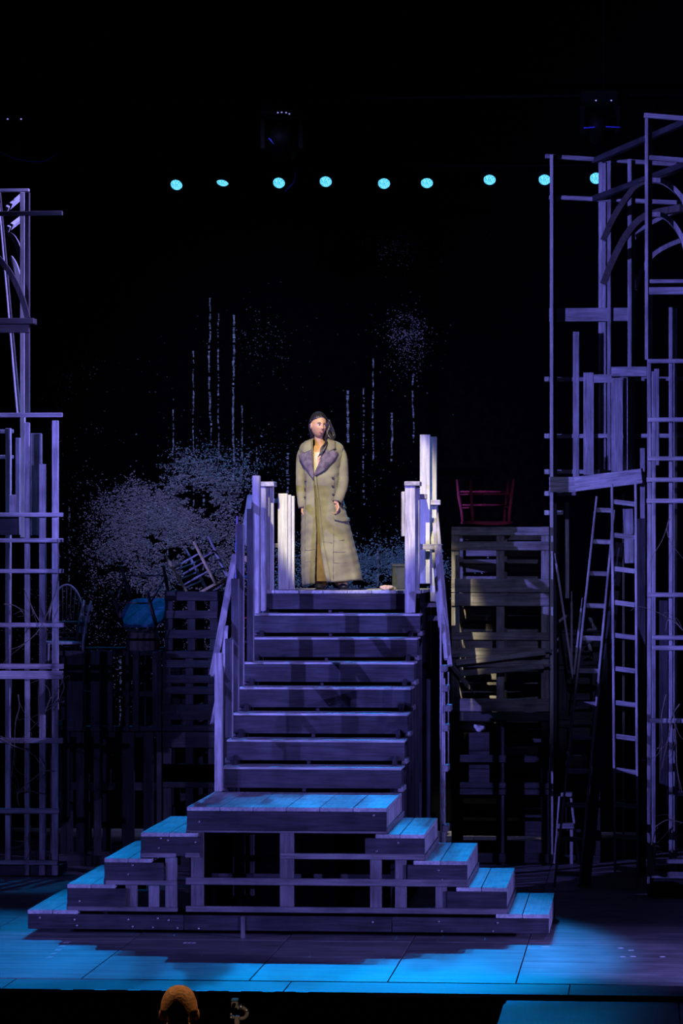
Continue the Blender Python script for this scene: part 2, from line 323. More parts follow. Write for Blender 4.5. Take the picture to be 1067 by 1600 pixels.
# ------------------------------------------------------------------ STAIRCASE
ZB = 5 * H; RISE = 0.21; TR = 0.41; Y0 = DP + 0.03
st = thing('staircase', 'dark open-riser wooden staircase climbing to a high landing with broken railings', 'staircase', (0, Y0, 0))
xsL = P(345, 1220, Y0).x; xsR = P(627, 1220, Y0).x
for k in range(1, 9):
    y = Y0 + TR * (k - 1); z = ZB + RISE * k
    xl, xr = (xsL, xsR) if k < 8 else (P(411, 940, y).x, P(637, 940, y).x)
    yb = y + TR + 0.02 if k < 8 else y + 1.75
    if k < 8: slab('tread', xl, xr, y - 0.012, yb, z - 0.02, z, M['tread'], st, 0)
    else:
        for i in range(7): slab('landing_board', xl - 0.12 + (xr - xl + 0.24) * i / 7 + 0.002, xl - 0.12 + (xr - xl + 0.24) * (i + 1) / 7 - 0.002, y - 0.012, yb, z - 0.03, z, M['tread'], st, 1)
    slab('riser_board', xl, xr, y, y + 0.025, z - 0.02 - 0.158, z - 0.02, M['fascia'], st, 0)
    for xc in (xl + 0.02, xl + (xr - xl) * 0.45, xr - 0.06): slab('riser_bracket', xc, xc + 0.03, y + 0.03, y + 0.07, z - RISE + 0.0005, z - 0.032, M['fascia'], st, 2)
    if k < 8:
        slab('cleat', xr - 0.03, xr + 0.018, y + 0.002, y + 0.34, z - RISE + 0.005, z - RISE + 0.05, M['strip'], st, 1)
        slab('cleat', xl - 0.018, xl + 0.03, y + 0.03, y + 0.34, z - RISE + 0.005, z - RISE + 0.05, M['strip'], st, 1)
        for xx in (xr - 0.035, xl + 0.005): slab('stud', xx, xx + 0.03, y + 0.3, y + 0.34, 0.0, z - 0.03, M['fascia'], st, 2)
yk_ = lambda k: Y0 + TR * (k - 1)
zt = ZB + RISE * 8; yt = Y0 + TR * 7
PLAT_Z = zt; PLAT_Y = yt
for s, xx in ((0, xsL + 0.06), (1, xsR - 0.1)):
    slab('stringer', xx, xx + 0.035, Y0 + 0.3, yt + 1.7, 0, 0.2, M['fascia'], st, 1)
    p0 = Vector((xx + 0.017, Y0 + 0.1, ZB + 0.02)); p1 = Vector((xx + 0.017, yt + 0.1, zt - 0.22))
    beam('stringer', p0, p1, 0.035, 0.2, M['fascia'], st, (0, 0, 1))
for xx in (xsL + 0.08, xsL + 0.7, xsR - 0.12):
    for yy in (yt + 0.1, yt + 1.6): slab('landing_leg', xx, xx + 0.09, yy, yy + 0.09, 0, zt - 0.03, M['fascia'], st, 2)
slab('back_panel', xsL + 0.1, xsR - 0.1, yt + 1.7, yt + 1.73, 0.1, zt - 0.04, M['fascia'], st, 0)

slab('shade_sheet', xsL + 0.12, xsR - 0.12, Y0 + 0.36, Y0 + 0.365, 0.02, ZB + RISE - 0.05, M['black'], st, 0, 0)  # black sheet added as the shade under the stairs
for k in range(2, 9): slab('shade_sheet', xsL + 0.12, xsR - 0.12, yk_(k) + 0.16, yk_(k) + 0.165, ZB + RISE * (k - 1) - 0.2, ZB + RISE * k - 0.04, M['black'], st, 0, 0)  # black sheets stand in for the shade behind the riser gaps
# left railing posts: (u0,v0,u1,v1,y)
yk = lambda k: Y0 + TR * (k - 1)
for (u0, v0, u1, v1, y, mt) in (
    (335, 1020, 346.5, 1237, Y0 - 0.13, 'timber'), (351.5, 998, 362, 1153, yk(2) - 0.1, 'fascia'), (361, 904, 371.5, 1112, yk(3) - 0.1, 'fascia'),
    (369, 819, 379.5, 1072, yk(4) - 0.1, 'fascia'), (385.5, 795, 395, 1034, yk(5) - 0.1, 'fascia'), (394, 743, 405, 959, yk(7) - 0.1, 'timber'),
    (404, 758, 414, 955, yt - 0.075, 'timber'), (414.5, 760, 419.5, 950, yt + 0.03, 'timber'), (419.5, 760, 427, 922, yt + 0.1, 'pale')):
    o = rect('railing_post', u0, v0, u1, v1, y, 0.07, M[mt], st)
    if mt != 'pale': rect('lit_edge_strip', u1 - 0.2, v0 + 1, u1 + 1.6, v1 - 1, y + 0.004, 0.05, M['strip'], st)  # sliver on the right edge paints the side light there
rect('post_cap', 404, 752.5, 428, 760, yt - 0.1, 0.26, M['timber'], st)
rect('tie', 426, 779, 435, 786, yt + 0.2, 0.03, M['timber'], st); rect('tie', 426, 849, 435, 856, yt + 0.2, 0.03, M['timber'], st)
rect('plank_post', 434, 771, 449, 921.5, yt + 0.17, 0.05, M['pale'], st); rect('plank_post', 449, 773, 454.5, 921.5, yt + 0.2, 0.05, M['pale'], st); rect('plank_post', 454.5, 775, 460, 921.5, yt + 0.24, 0.05, M['pale'], st)
# broken hand rails on the left
def splinter(name, a, b, wpx, mat):
    A, B = P(*a), P(*b); d = (A - CAM).dot(FW); wd = wpx * d / F; Mx = frame(A, B); L = (B - A).length
    V, Fc = [], []; n = 7; hw = wd / 2
    for s in (-1, 1):
        V += [(-hw, s * 0.018, -L / 2), (hw, s * 0.018, -L / 2)]
        for i in range(n): V.append((hw - 2 * hw * i / (n - 1), s * 0.018, L / 2 - (random.uniform(0.0, 0.11) if i % 2 else random.uniform(0.0, 0.03))))
    m_ = n + 2; Fc.append(tuple(range(m_))[::-1]); Fc.append(tuple(m_ + i for i in range(m_)))
    for i in range(m_): j = (i + 1) % m_; Fc.append((i, j, m_ + j, m_ + i))
    return link(name, pymesh(name, V, Fc), mat, st, Mx)
splinter('broken_rail', (391, 776, yk(7) + 0.02), (379, 856, yk(5)), 8.5, M['timber'])
splinter('broken_rail', (367, 868, yk(4) + 0.02), (331, 1060, yk(2) - 0.2), 9.5, M['timber'])
splinter('broken_rail', (354, 980, yk(3)), (347, 1052, yk(2)), 6, M['timber'])
splinter('broken_rail', (347, 1052, yk(2)), (331, 1136, Y0 - 0.1), 6, M['timber'])
# right newel and pale tall posts
rect('newel_post', 632.5, 757, 648.5, 958, yt - 0.09, 0.09, M['timber'], st); rect('newel_side', 649, 762, 655, 935, yt + 0.05, 0.07, M['timber'], st)
rect('post_cap', 631.5, 752, 656, 759, yt - 0.12, 0.26, M['timber'], st)
rect('thin_post', 627, 768, 632.5, 838, yt + 0.2, 0.04, M['timber'], st)
rect('tall_post', 656, 679, 671.5, 912, yt + 0.32, 0.08, M['pale'], st); rect('tall_post', 672, 682, 682, 940, yt + 0.42, 0.08, M['pale'], st)
rect('tie', 648, 772, 667, 780, yt + 0.10, 0.04, M['timber'], st); rect('tie', 671, 781, 688, 789, yt + 0.36, 0.04, M['timber'], st); rect('tie', 650, 850, 688, 859, yt + 0.2, 0.04, M['timber'], st)
for (a, b, wp, mt) in (((680, 786, yt + 0.55), (703, 1040, yt - 0.6), 7, 'timber'), ((677, 800, yt + 0.5), (697, 1030, yt - 0.7), 6, 'timber'), ((675, 830, yt + 0.45), (690, 1000, yt - 0.5), 6, 'pale')):
    pbeam('slanted_board', a, b, wp, 0.035, M[mt], st)
rect('tie', 656, 942, 687, 949, yt + 0.05, 0.04, M['strip'], st); rect('tie', 668, 962, 685, 970, yt - 0.1, 0.04, M['strip'], st)
for (u0, v0, u1, v1, y) in ((687, 960, 689.5, 1262, Y0 + 0.8), (690.5, 1040, 692.5, 1290, Y0 + 0.5), (693.3, 1060, 695.3, 1285, Y0 + 0.35), (699, 1050, 701, 1140, Y0 + 0.9)):
    rect('side_post', u0, v0, u1, v1 + 60, y, 0.06, M['timber'], st)
for (v, u) in ((1046, 691), (1077, 694), (1108, 698), (1139, 694), (1202, 694), (1296, 694)):
    rect('side_block', u - 3, v - 6, u + 6, v + 4, Y0 + 0.3, 0.28, M['strip'], st)
rect('side_base', 686, 1345, 706, 1356, Y0 + 0.25, 1.2, M['fascia'], st)

# small things on the landing
bxp = P(623, 921, yt + 0.55)
b_ = thing('metal_box', 'small dark upright tin box on the landing beside the newel post', 'box', (bxp.x, yt + 0.62, zt))
slab('body', bxp.x - 0.065, bxp.x + 0.065, yt + 0.55, yt + 0.69, zt, zt + 0.215, M['box'], b_, 2, 0.01); slab('lid', bxp.x - 0.07, bxp.x + 0.07, yt + 0.545, yt + 0.695, zt + 0.215, zt + 0.245, M['box'], b_, 0, 0.008)
rg = P(606, 921, yt + 0.12)
def blob(name, c, r, mat, parent=None, seed=0, n=14):
    V, Fc = [], []; rr = random.Random(seed)
    ph = [rr.uniform(0, 6) for _ in range(6)]
    for i in range(n + 1):
        th = PI * i / n
        for j in range(2 * n):
            q = PI * j / n; k = 1 + 0.16 * math.sin(3 * q + ph[0]) * math.sin(2 * th + ph[1]) + 0.12 * math.sin(5 * q + ph[2] + 3 * th) + 0.07 * math.sin(9 * q + ph[3] - 4 * th)
            V.append((r[0] * k * math.sin(th) * math.cos(q), r[1] * k * math.sin(th) * math.sin(q), max(-r[2] * 0.75, r[2] * k * math.cos(th))))
    for i in range(n):
        for j in range(2 * n): j2 = (j + 1) % (2 * n); Fc.append((i * 2 * n + j, (i + 1) * 2 * n + j, (i + 1) * 2 * n + j2, i * 2 * n + j2))
    return link(name, pymesh(name, V, Fc), mat, parent, Matrix.Translation((c[0], c[1], c[2] + r[2] * 0.75)), True)
tag(blob('bread_loaf', (rg.x, yt + 0.12, zt), (0.07, 0.05, 0.025), M['bread'], None, 3), 'lumpy brown loaf lying at the landing edge near the tin box', 'bread')

# ------------------------------------------------------------------ LEFT TOWER
yL = PZ(50, 1372).y
lt = thing('scaffold_tower', 'tall openwork timber tower with long cross rails hung with dry twigs, by the dark crates', 'tower', (P(40, 1372, yL).x, yL, 0))
R_ = lambda nm, u0, v0, u1, v1, y, th=0.05, mt='timber': rect(nm, u0, v0, u1, v1, y, th, M[mt], lt)
for (v0, v1, u1, dy) in ((645, 652, 97, 0), (801, 807.5, 98, 0), (841, 847.5, 98, 0), (889, 895.5, 98.5, 0), (973, 980, 98.5, 0), (1037, 1045, 98.5, -0.02), (1048, 1061, 97.5, 0), (1153, 1161, 98, 0), (1263, 1271, 92, 0), (1344, 1351, 90, 0)):
    R_('cross_rail', -80, v0, u1, v1, yL + dy, 0.045)
R_('cross_rail', -80, 295, 45, 300, yL + 1.0); R_('cross_rail', -80, 330, 97, 337, yL, 0.05, 'darkwood'); R_('ledge', -80, 497, 52, 506, yL - 0.02, 0.2, 'darkwood'); R_('ledge_apron', -80, 507, 45, 520, yL, 0.05, 'darkwood')  # shade on the upper front rails put into darker wood
for (u0, v0, u1, v1, dy, mt) in ((38.5, 300, 45.5, 646, 0.08, 'darkwood'), (31, 300, 38.5, 840, 0.9, 'pale'), (81, 657, 90.5, 1368, 0.05, 'timber'), (61, 725, 70.5, 1368, 0.07, 'timber'), (38, 660, 45.5, 1368, 0.07, 'timber'),
    (48, 677, 64.5, 836, 0.2, 'timber'), (24, 684, 30.5, 836, 0.16, 'timber'), (8, 669, 16.5, 1368, 0.3, 'timber'), (14, 773, 25, 836, 0.15, 'timber'), (-22, 300, -14, 1368, 0.07, 'timber'), (64.5, 850, 71, 1330, 0.9, 'fascia'), (-60, 640, -46, 1368, 0.2, 'timber')):
    R_('post', u0, v0, u1, v1, yL + dy, 0.06, mt)  # upper posts: lit one painted pale, shaded one dark
R_('cross_rail', -60, 671, 20, 677, yL + 0.45); R_('cross_rail', -60, 711, 20, 717, yL + 0.45); R_('panel', -60, 808, 27, 836, yL + 0.1, 0.03, 'fascia')
pbeam('leaning_post', (-2, 300, yL + 0.5), (30, 650, yL + 0.4), 6, 0.05, M['darkwood'], lt); pbeam('leaning_post', (-3.5, 300, yL + 0.42), (27.5, 650, yL + 0.33), 2, 0.05, M['pale'], lt)  # thin pale strip paints the lit edge of the dark post
pbeam('brace', (10, 327, yL + 0.9), (34, 306, yL + 1.3), 6, 0.06, M['pale'], lt); pbeam('brace', (12, 358, yL + 0.9), (34, 341, yL + 1.3), 6, 0.06, M['pale'], lt)
curved('arch_brace', [(11, 364, yL + 1.0), (20, 370, yL + 1.0), (28, 385, yL + 1.0), (33, 410, yL + 1.0)], 7, 0.08, M['pale'], lt)
curved('arch_brace', [(16, 402, yL + 1.1), (23, 413, yL + 1.1), (29, 432, yL + 1.1), (33, 455, yL + 1.1)], 7, 0.08, M['pale'], lt)  # inner braces and arcs pale for the light they catch
curved('arch_brace', [(-30, 375, yL + 0.02), (2, 408, yL + 0.02), (22, 437, yL + 0.02), (36, 470, yL + 0.02), (43, 497, yL + 0.02)], 8, 0.06, M['darkwood'], lt)  # front arch in darker wood for its shade
R_('base_board', -80, 1352, 92, 1368, yL + 0.1, 0.5, 'fascia')

# ------------------------------------------------------------------ RIGHT TOWER
yR = PZ(1040, 1403).y; yB = PZ(864, 1352).y
rt = thing('scaffold_tower', 'tall openwork timber tower with curved arches and a raised catwalk, behind the ladders', 'tower', (P(1040, 1403, yR).x, yR, 0))
R_ = lambda nm, u0, v0, u1, v1, y, th=0.05, mt='timber': rect(nm, u0, v0, u1, v1, y, th, M[mt], rt)
for (v0, v1, u0, dy) in ((436, 442, 1015, 0), (448, 459.5, 1014, 0), (560.5, 567, 1012, 0), (652, 659, 1012, 0), (713, 719.5, 1012, 0), (746, 753, 1010, 0), (779, 786, 1010, 0), (926, 933, 1012, 0), (993, 1000, 1019, 0.02), (1009, 1016, 1019, 0.02), (1123, 1130, 1015, 0), (1343, 1350, 1015, 0)):
    R_('cross_rail', u0, v0, 1160, v1, yR + dy, 0.045)
pbeam('cross_rail', (1006, 180, yR), (1160, 193, yR), 7, 0.06, M['timber'], rt); pbeam('cross_rail', (1014, 246, yR), (1160, 258, yR), 7, 0.06, M['timber'], rt)
R_('base_board', 1015, 1363, 1160, 1373, yR - 0.01, 0.04); R_('base_panel', 1015, 1374, 1160, 1402, yR, 0.9, 'crate')
for (u0, v0, u1, v1, dy, mt) in ((1007.5, 178, 1013, 562, 0.06, 'timber'), (1013, 193, 1019, 560, 0.1, 'timber'), (1011, 562, 1017.5, 1400, 0.05, 'timber'), (1018, 580, 1024.5, 1400, 0.32, 'timber'),
    (1045, 480, 1051, 1400, 0.05, 'timber'), (1052, 481, 1058, 1400, 0.3, 'timber'), (1022, 576, 1030, 727, 0.5, 'timber'), (1082, 190, 1090, 1400, 0.05, 'timber'), (1030, 938, 1044, 1330, 1.0, 'fascia'), (1128, 190, 1136, 1400, 0.05, 'timber')):
    R_('post', u0, v0, u1, v1, yR + dy, 0.06, mt)
R_('cross_rail', 1058, 1236, 1160, 1244, yR + 0.25)
# rear bay
for (u0, v0, u1, v1, dy, mt) in ((859, 241, 864.5, 1350, 0.0, 'pale'), (864.5, 243, 870, 1350, 0.06, 'fascia'), (935, 246, 941, 760, 0.3, 'timber'), (941, 248, 947, 760, 0.26, 'timber'), (948.5, 246, 954.5, 735, 0.1, 'timber'), (980.5, 248, 987, 735, -0.3, 'timber'), (987, 250, 992.5, 735, -0.26, 'timber'),
    (883, 784, 889, 935, 0.6, 'timber'), (895, 518, 905, 745, 0.0, 'timber'), (996, 810, 1009, 1375, -0.7, 'fascia'), (1000, 700, 1008, 1375, -0.5, 'timber')):
    R_('post', u0, v0, u1, v1, yB + dy, 0.06, mt)  # first post split into a pale lit side and a dark shaded side
pbeam('top_rail', (852, 244, yB + 0.1), (1090, 259, yB + 0.3), 6.5, 0.06, M['timber'], rt); pbeam('top_rail', (858, 308, yB + 0.1), (1090, 318, yB + 0.3), 6.5, 0.06, M['timber'], rt)
R_('wide_rail', 858, 481, 982, 502, yB + 0.13, 0.04)
for v, ue in ((592, 1090), (681, 1090), (737, 958), (771, 900), (801, 880)): R_('cross_rail', 851, v - 3.3, ue, v + 3.3, yB + 0.2, 0.05)
for i, v in enumerate((592, 681, 737, 771, 801)): R_('rail_stub', 850.5, v - 3.8, 858, v + 3.8, yB + 0.02, 0.1, 'pale')
pbeam('depth_beam', (929, 251, yB + 0.2), (1100, 178, yR + 0.1), 9, 0.06, M['fascia'], rt); pbeam('depth_beam', (927, 311, yB + 0.2), (1100, 246, yR + 0.1), 9, 0.06, M['fascia'], rt)
curved('arch', [(944, 372, yB), (960, 338, yB - 0.3), (985, 302, yB - 0.8), (1010, 283, yB - 1.4), (1067, 262, yB - 2.2)], 9, 0.07, M['darkwood'], rt)
curved('arch', [(944, 440, yB), (957, 408, yB - 0.3), (980, 366, yB - 0.8), (1010, 338, yB - 1.4), (1067, 325, yB - 2.2)], 10, 0.07, M['darkwood'], rt)
curved('arch', [(992, 452, yB + 0.5), (1002, 424, yB + 0.5), (1025, 395, yB + 0.5), (1067, 375, yB + 0.5), (1110, 368, yB + 0.5)], 7, 0.1, M['timber'], rt)
curved('arch', [(990, 372, yB + 0.4), (1010, 354, yB + 0.4), (1035, 340, yB + 0.4), (1067, 328, yB + 0.4), (1110, 322, yB + 0.4)], 7, 0.1, M['timber'], rt)
curved('arch', [(1019, 282, yR + 0.3), (1035, 284, yR + 0.3), (1052, 295, yR + 0.3), (1068, 314, yR + 0.3), (1078, 345, yR + 0.3)], 7, 0.12, M['timber'], rt)
curved('arch', [(1019, 336, yR + 0.3), (1035, 337, yR + 0.3), (1051, 349, yR + 0.3), (1066, 374, yR + 0.3), (1076, 410, yR + 0.3)], 7, 0.12, M['timber'], rt)
# catwalk and its boards
R_('catwalk_fascia', 858, 745, 901, 769, yB - 0.3, 0.04)
pbeam('catwalk_fascia', (899, 756.5, yB - 0.34), (1004, 743.5, yB - 0.7), 23, 0.04, M['timber'], rt)
for i in range(5): slab('catwalk_deck', P(862, 760, yB - 0.2).x, P(1000, 760, yB - 0.2).x, yB - 0.28 + i * 0.2, yB - 0.09 + i * 0.2, P(930, 752, yB).z, P(930, 748, yB).z, M['fascia'], rt, 0)
for (u0, v0, u1, v1, dy) in ((911.5, 582, 928, 742, -0.28), (955, 590, 973.5, 737, -0.4), (974, 588, 981, 737, -0.36)): R_('plank', u0, v0, u1, v1, yB + dy, 0.035)
R_('cross_rail', 955, 573, 1011, 588, yB - 0.5, 0.04); R_('cross_rail', 928, 585, 956, 598, yB - 0.34, 0.04)
pbeam('inner_panel', (981, 795, yB + 0.6), (984, 880, yB + 0.6), 16, 0.03, M['timber'], rt)
for (u0, v0, u1, v1) in ((972, 810, 975.5, 848), (972.5, 862, 976, 902), (972.5, 918, 976.5, 956)): pass
R_('inner_post', 972, 770, 976, 1350, yB + 0.8, 0.04)

# ------------------------------------------------------------------ LADDERS
def rungs(nm, pL, pR, ts, w_, parent, mt):
    for t in ts:
        a = Vector(pL[0]).lerp(Vector(pL[1]), t); b = Vector(pR[0]).lerp(Vector(pR[1]), t)
        beam('rung', a, b, w_, 0.035, M[mt], parent)
yl = yR + 1.0
la = thing('ladder', 'upright pale timber ladder rising to the catwalk beside the tower base', 'ladder', (P(975, 1380, yl).x, yl, 0))
zL = lambda u, v, y: P(u, v, y)
A0, A1 = P(956, 756, yl), P(961, 1392, yl); B0, B1 = P(993, 756, yl), P(996, 1388, yl)
for a, b in ((A0, A1), (B0, B1)):
    b.z = 0.0; beam('stile', a, b, 0.024, 0.075, M['timber'], la)
for v in (786, 838.5, 891.5, 944.5, 996, 1048.5, 1102, 1155, 1208, 1262, 1312, 1362):
    t = (v - 756) / (1390 - 756); a = A0.lerp(A1, t); b = B0.lerp(B1, t); a.z -= 0.0; beam('rung', a + Vector((0.012, -0.012, 0.012)), b + Vector((-0.012, -0.012, -0.012)), 0.045, 0.03, M['timber'], la)
y1, y0 = yB - 0.42, yB - 2.2
lb = thing('ladder', 'wide timber ladder leaning askew between the catwalk and the pallet stack', 'ladder', (P(895, 1360, y0).x, y0, 0))
A0, A1 = P(932, 778, y1), P(866, 1362, y0); B0, B1 = P(959, 800, y1), P(905, 1362, y0)
A1.z = 0; B1.z = 0
beam('stile', A0, A1, 0.022, 0.09, M['timber'], lb); 
beam('stile', B0, B1, 0.022, 0.10, M['timber'], lb); beam('stile_plank', B0 + Vector((0.055, 0.02, -0.3)), B1 + Vector((0.055, 0.02, 0)), 0.09, 0.025, M['fascia'], lb)
for i in range(12):
    v = 797 + 49.6 * i; ta = (v - 778) / (1362 - 778.0); zz = A0.lerp(A1, ta).z; tb_ = (zz - B0.z) / (B1.z - B0.z)
    if zz < 0.1: continue
    a = A0.lerp(A1, ta); b = B0.lerp(B1, max(0.0, tb_)); b.z = zz - 0.005
    beam('rung', a + Vector((0.011, 0, 0)), b - Vector((0.011, 0, 0)), 0.045, 0.035, M['timber'], lb)
# broken ladder / leaning poles between
yp = yB - 0.6
def pole(lab, a, b, wp, mt='timber', nm='leaning_pole'):
    A, B = P(*a), P(*b); t = thing(nm, lab, 'pole', (min(A, B, key=lambda q: q.z)))
    d = (A - CAM).dot(FW); beam('shaft', A, B, wp * d / F, 0.04, M[mt], t); 
    beam('splintered_tip', A + (A - B).normalized() * 0.001, A + (A - B).normalized() * 0.1, wp * d / F * 0.45, 0.018, M[mt], t)
    return t
def on_floor(u, v): p = PZ(u, v); return (u, v, p.y)
pole('thin grey pole tilting left out of the junk behind the skewed ladder', (869, 880, yp + 0.4), (896, 1062, yp + 0.2), 3.4)
pole('thin upright grey pole standing in the junk behind the skewed ladder', (893, 940, yp + 0.3), (893, 1050, yp + 0.3), 3.2)
pole('short slanting pole crossing the left stile of the skewed ladder', (908, 950, yp - 0.2), (897, 1054, yp - 0.2), 3.4)
st2 = thing('step_stool', 'small broken wooden step stool at the foot of the skewed ladder', 'stool', PZ(885, 1352))
ys = PZ(885, 1352).y
pbeam('leg', (874, 1244, ys), (866, 1350, ys), 3, 0.04, M['timber'], st2); pbeam('leg', (893, 1292, ys + 0.02), (893, 1350, ys + 0.02), 5, 0.04, M['timber'], st2); rect('step', 871, 1287, 897, 1295, ys - 0.03, 0.16, M['timber'], st2); rect('step', 876, 1239, 894, 1245, ys - 0.02, 0.16, M['timber'], st2); pbeam('leg', (892, 1244, ys + 0.05), (905, 1350, ys + 0.1), 4, 0.04, M['timber'], st2)

# ------------------------------------------------------------------ RIGHT PALLET STACK
yC = PZ(780, 1352).y
def pallet(label, v0, v1, uL, uR, slats, mat, yC, tilt=0.0, group='stacked pallets beside the staircase', depth=0.75, cat='pallet', nm='pallet_crate', posts=3, yback=True):
    x0, x1 = P(uL, v0, yC).x, P(uR, v0, yC).x; um = (uL + uR) / 2; z0, z1 = P(um, v1, yC).z + 0.002, P(um, v0, yC).z
    t = thing(nm, label, cat, Matrix.Translation(((x0 + x1) / 2, yC, z0)), group)
    hgt = z1 - z0
    for yy in (0.0, depth):
        for i in range(posts):
            xx = x0 + (x1 - x0 - 0.08) * i / (posts - 1)
            slab('upright', xx, xx + 0.08, yC + yy + (0.024 if yy == 0 else -0.06), yC + yy + (0.06 if yy == 0 else -0.024), z0, z1, M[mat], t, 2)
    for (a, b) in slats:
        slab('slat', x0, x1, yC, yC + 0.022, z0 + hgt * (1 - b), z0 + hgt * (1 - a) - 0.002, M[mat], t, 0)
    for a, b in ((0.02, 0.2), (0.27, 0.45), (0.5, 0.7), (0.76, 0.97)) if yback else ():
        slab('back_slat', x0, x1, yC + depth - 0.022, yC + depth, z0 + hgt * (1 - b), z0 + hgt * (1 - a), M[mat], t, 0)
    for xx in (x0 + 0.002, x1 - 0.024):
        for a, b in ((0.0, 0.16), (0.45, 0.6), (0.84, 1.0)): slab('side_slat', xx, xx + 0.022, yC + 0.065, yC + depth - 0.065, z0 + hgt * (1 - b), z0 + hgt * (1 - a), M[mat], t, 1)
    return t, z0, z1
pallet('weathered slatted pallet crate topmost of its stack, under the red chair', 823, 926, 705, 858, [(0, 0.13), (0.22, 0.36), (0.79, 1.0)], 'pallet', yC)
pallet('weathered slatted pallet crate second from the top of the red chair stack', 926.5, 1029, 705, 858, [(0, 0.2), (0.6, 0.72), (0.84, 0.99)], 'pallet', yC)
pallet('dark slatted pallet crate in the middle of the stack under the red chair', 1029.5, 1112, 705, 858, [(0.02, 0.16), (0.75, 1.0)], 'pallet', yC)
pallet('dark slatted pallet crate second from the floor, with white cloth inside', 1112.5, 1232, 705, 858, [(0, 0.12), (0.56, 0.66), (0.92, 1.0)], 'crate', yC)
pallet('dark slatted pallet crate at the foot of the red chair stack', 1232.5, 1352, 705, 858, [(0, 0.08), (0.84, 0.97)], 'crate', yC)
zq = P(780, 1232, yC).z + 0.004; zs = P(738, 1143, yC + 0.25).z
ib = thing('wooden_box', 'closed black box standing inside the second crate from the floor, under the white cloth', 'box', (P(740, 1143, yC).x, yC + 0.25, zq))
for i in range(3): slab('side_board', P(715, 1143, yC + 0.1).x, P(765, 1143, yC + 0.1).x, yC + 0.1, yC + 0.42, zq + i * (zs - zq) / 3 + 0.001, zq + (i + 1) * (zs - zq) / 3 - 0.002, M['crate'], ib, 0)
tag(blob('crumpled_cloth', (P(739, 1142, yC + 0.25).x, yC + 0.25, zs), (0.115, 0.10, 0.062), M['rag'], None, 5), 'white crumpled cloth bundle on the black box inside a pallet crate', 'cloth')
# loose broken boards lying in the middle crate
for i, (a, b, wp, lb_) in enumerate(((((712, 1036, yC - 0.05), (852, 1018, yC - 0.05), 9, 'long broken board lying across the pallet stack, tilted up at one end')), (((718, 1052, yC - 0.08), (850, 1040, yC - 0.08), 9, 'thick splintered board lying low across the pallet stack')), (((706, 1040, yC - 0.06), (735, 1076, yC - 0.06), 6, 'short splintered board hanging down from the pallet stack')))):
    A, B = P(*a), P(*b); t = thing('broken_board', lb_, 'board', A if A.z < B.z else B); d = (A - CAM).dot(FW)
    beam('plank', A, B, wp * d / F, 0.03, M['pallet'], t, bev=0.006, wob=0.008)
    beam('splinter', B, B + (B - A).normalized() * 0.07, wp * d / F * 0.4, 0.015, M['strip'], t)

# more crates behind the skewed ladder
yC2 = yC + 0.42
pallet('dark crate behind the skewed ladder, upper of two', 1040, 1125, 873, 938, [(0, 0.08), (0.85, 1.0)], 'crate', yC2, group='crates behind the ladders', posts=2)
pallet('dark tall crate behind the skewed ladder, standing on the floor', 1125.5, 1352, 873, 938, [(0, 0.05), (0.45, 0.52), (0.93, 1.0)], 'crate', yC2, group='crates behind the ladders', posts=2)
pallet('small crate of chair legs behind the thin poles', 985, 1039.5, 873, 938, [(0, 0.06), (0.88, 1.0)], 'crate', yC2, group='crates behind the ladders', posts=2)
for i, (a, b, nm) in enumerate((((868, 975), (885, 962), 'pale-tipped'), ((870, 1000), (886, 992), 'stubby'), ((868, 1018), (882, 1014), 'short'), ((878, 1005), (890, 1036), 'slanting'), ((920, 962), (930, 985), 'upright'), ((917, 985), (932, 983), 'level'), ((916, 1003), (933, 1000), 'low level'), ((920, 1006), (926, 1030), 'leaning'))):
    A, B = P(*a, yC2 + 0.12), P(*b, yC2 + 0.2)
    t = tag(tube('loose_spindle', [A, A.lerp(B, 0.3), A.lerp(B, 0.5), A.lerp(B, 0.8), B], [0.014, 0.02, 0.013, 0.022, 0.015], M['greychair'], None, 8), 'loose turned chair leg jumbled in the small crate behind the thin poles', 'spindle', 'loose chair legs in the crate')

# ------------------------------------------------------------------ LEFT CRATES (vertical slats)
yD = PZ(170, 1352).y
def vcrate(label, uL, uR, v0, v1, slats, yD, hs, depth=0.7):
    x0, x1 = P(uL, v0, yD).x, P(uR, v0, yD).x; um = (uL + uR) / 2; z0, z1 = P(um, v1, yD).z + 0.002, P(um, v0, yD).z
    t = thing('slatted_crate', label, 'crate', ((x0 + x1) / 2, yD, z0), 'dark crates stacked by the railing'); h = z1 - z0
    for a, b in hs: slab('rail', x0, x1, yD + 0.024, yD + 0.05, z0 + h * (1 - b), z0 + h * (1 - a), M['crate'], t, 0)
    for (ua, ub) in slats: slab('slat', P(ua, v0, yD).x, P(ub, v0, yD).x, yD, yD + 0.023, z0, z1, M['crate'], t, 2)
    for xx in (x0, x1 - 0.06):
        slab('upright', xx, xx + 0.06, yD + depth - 0.05, yD + depth, z0, z1, M['crate'], t, 2)
        for a, b in ((0, 0.1), (0.45, 0.55), (0.9, 1)): slab('side_rail', xx, xx + 0.03, yD + 0.06, yD + depth - 0.05, z0 + h * (1 - b), z0 + h * (1 - a), M['crate'], t, 1)
    for i in range(5): slab('floor_slat', x0 + 0.01, x1 - 0.01, yD + 0.06 + i * 0.125, yD + 0.165 + i * 0.125, z0 + 0.0, z0 + 0.02, M['tread'], t, 0)
    for i in range(6):
        xx = x0 + (x1 - x0 - 0.08) * (i + random.uniform(-0.15, 0.15)) / 5.0; xx = max(x0, min(x1 - 0.09, xx)); slab('back_slat', xx, xx + 0.085, yD + depth, yD + depth + 0.02, z0, z1, M['crate'], t, 2)
    return t
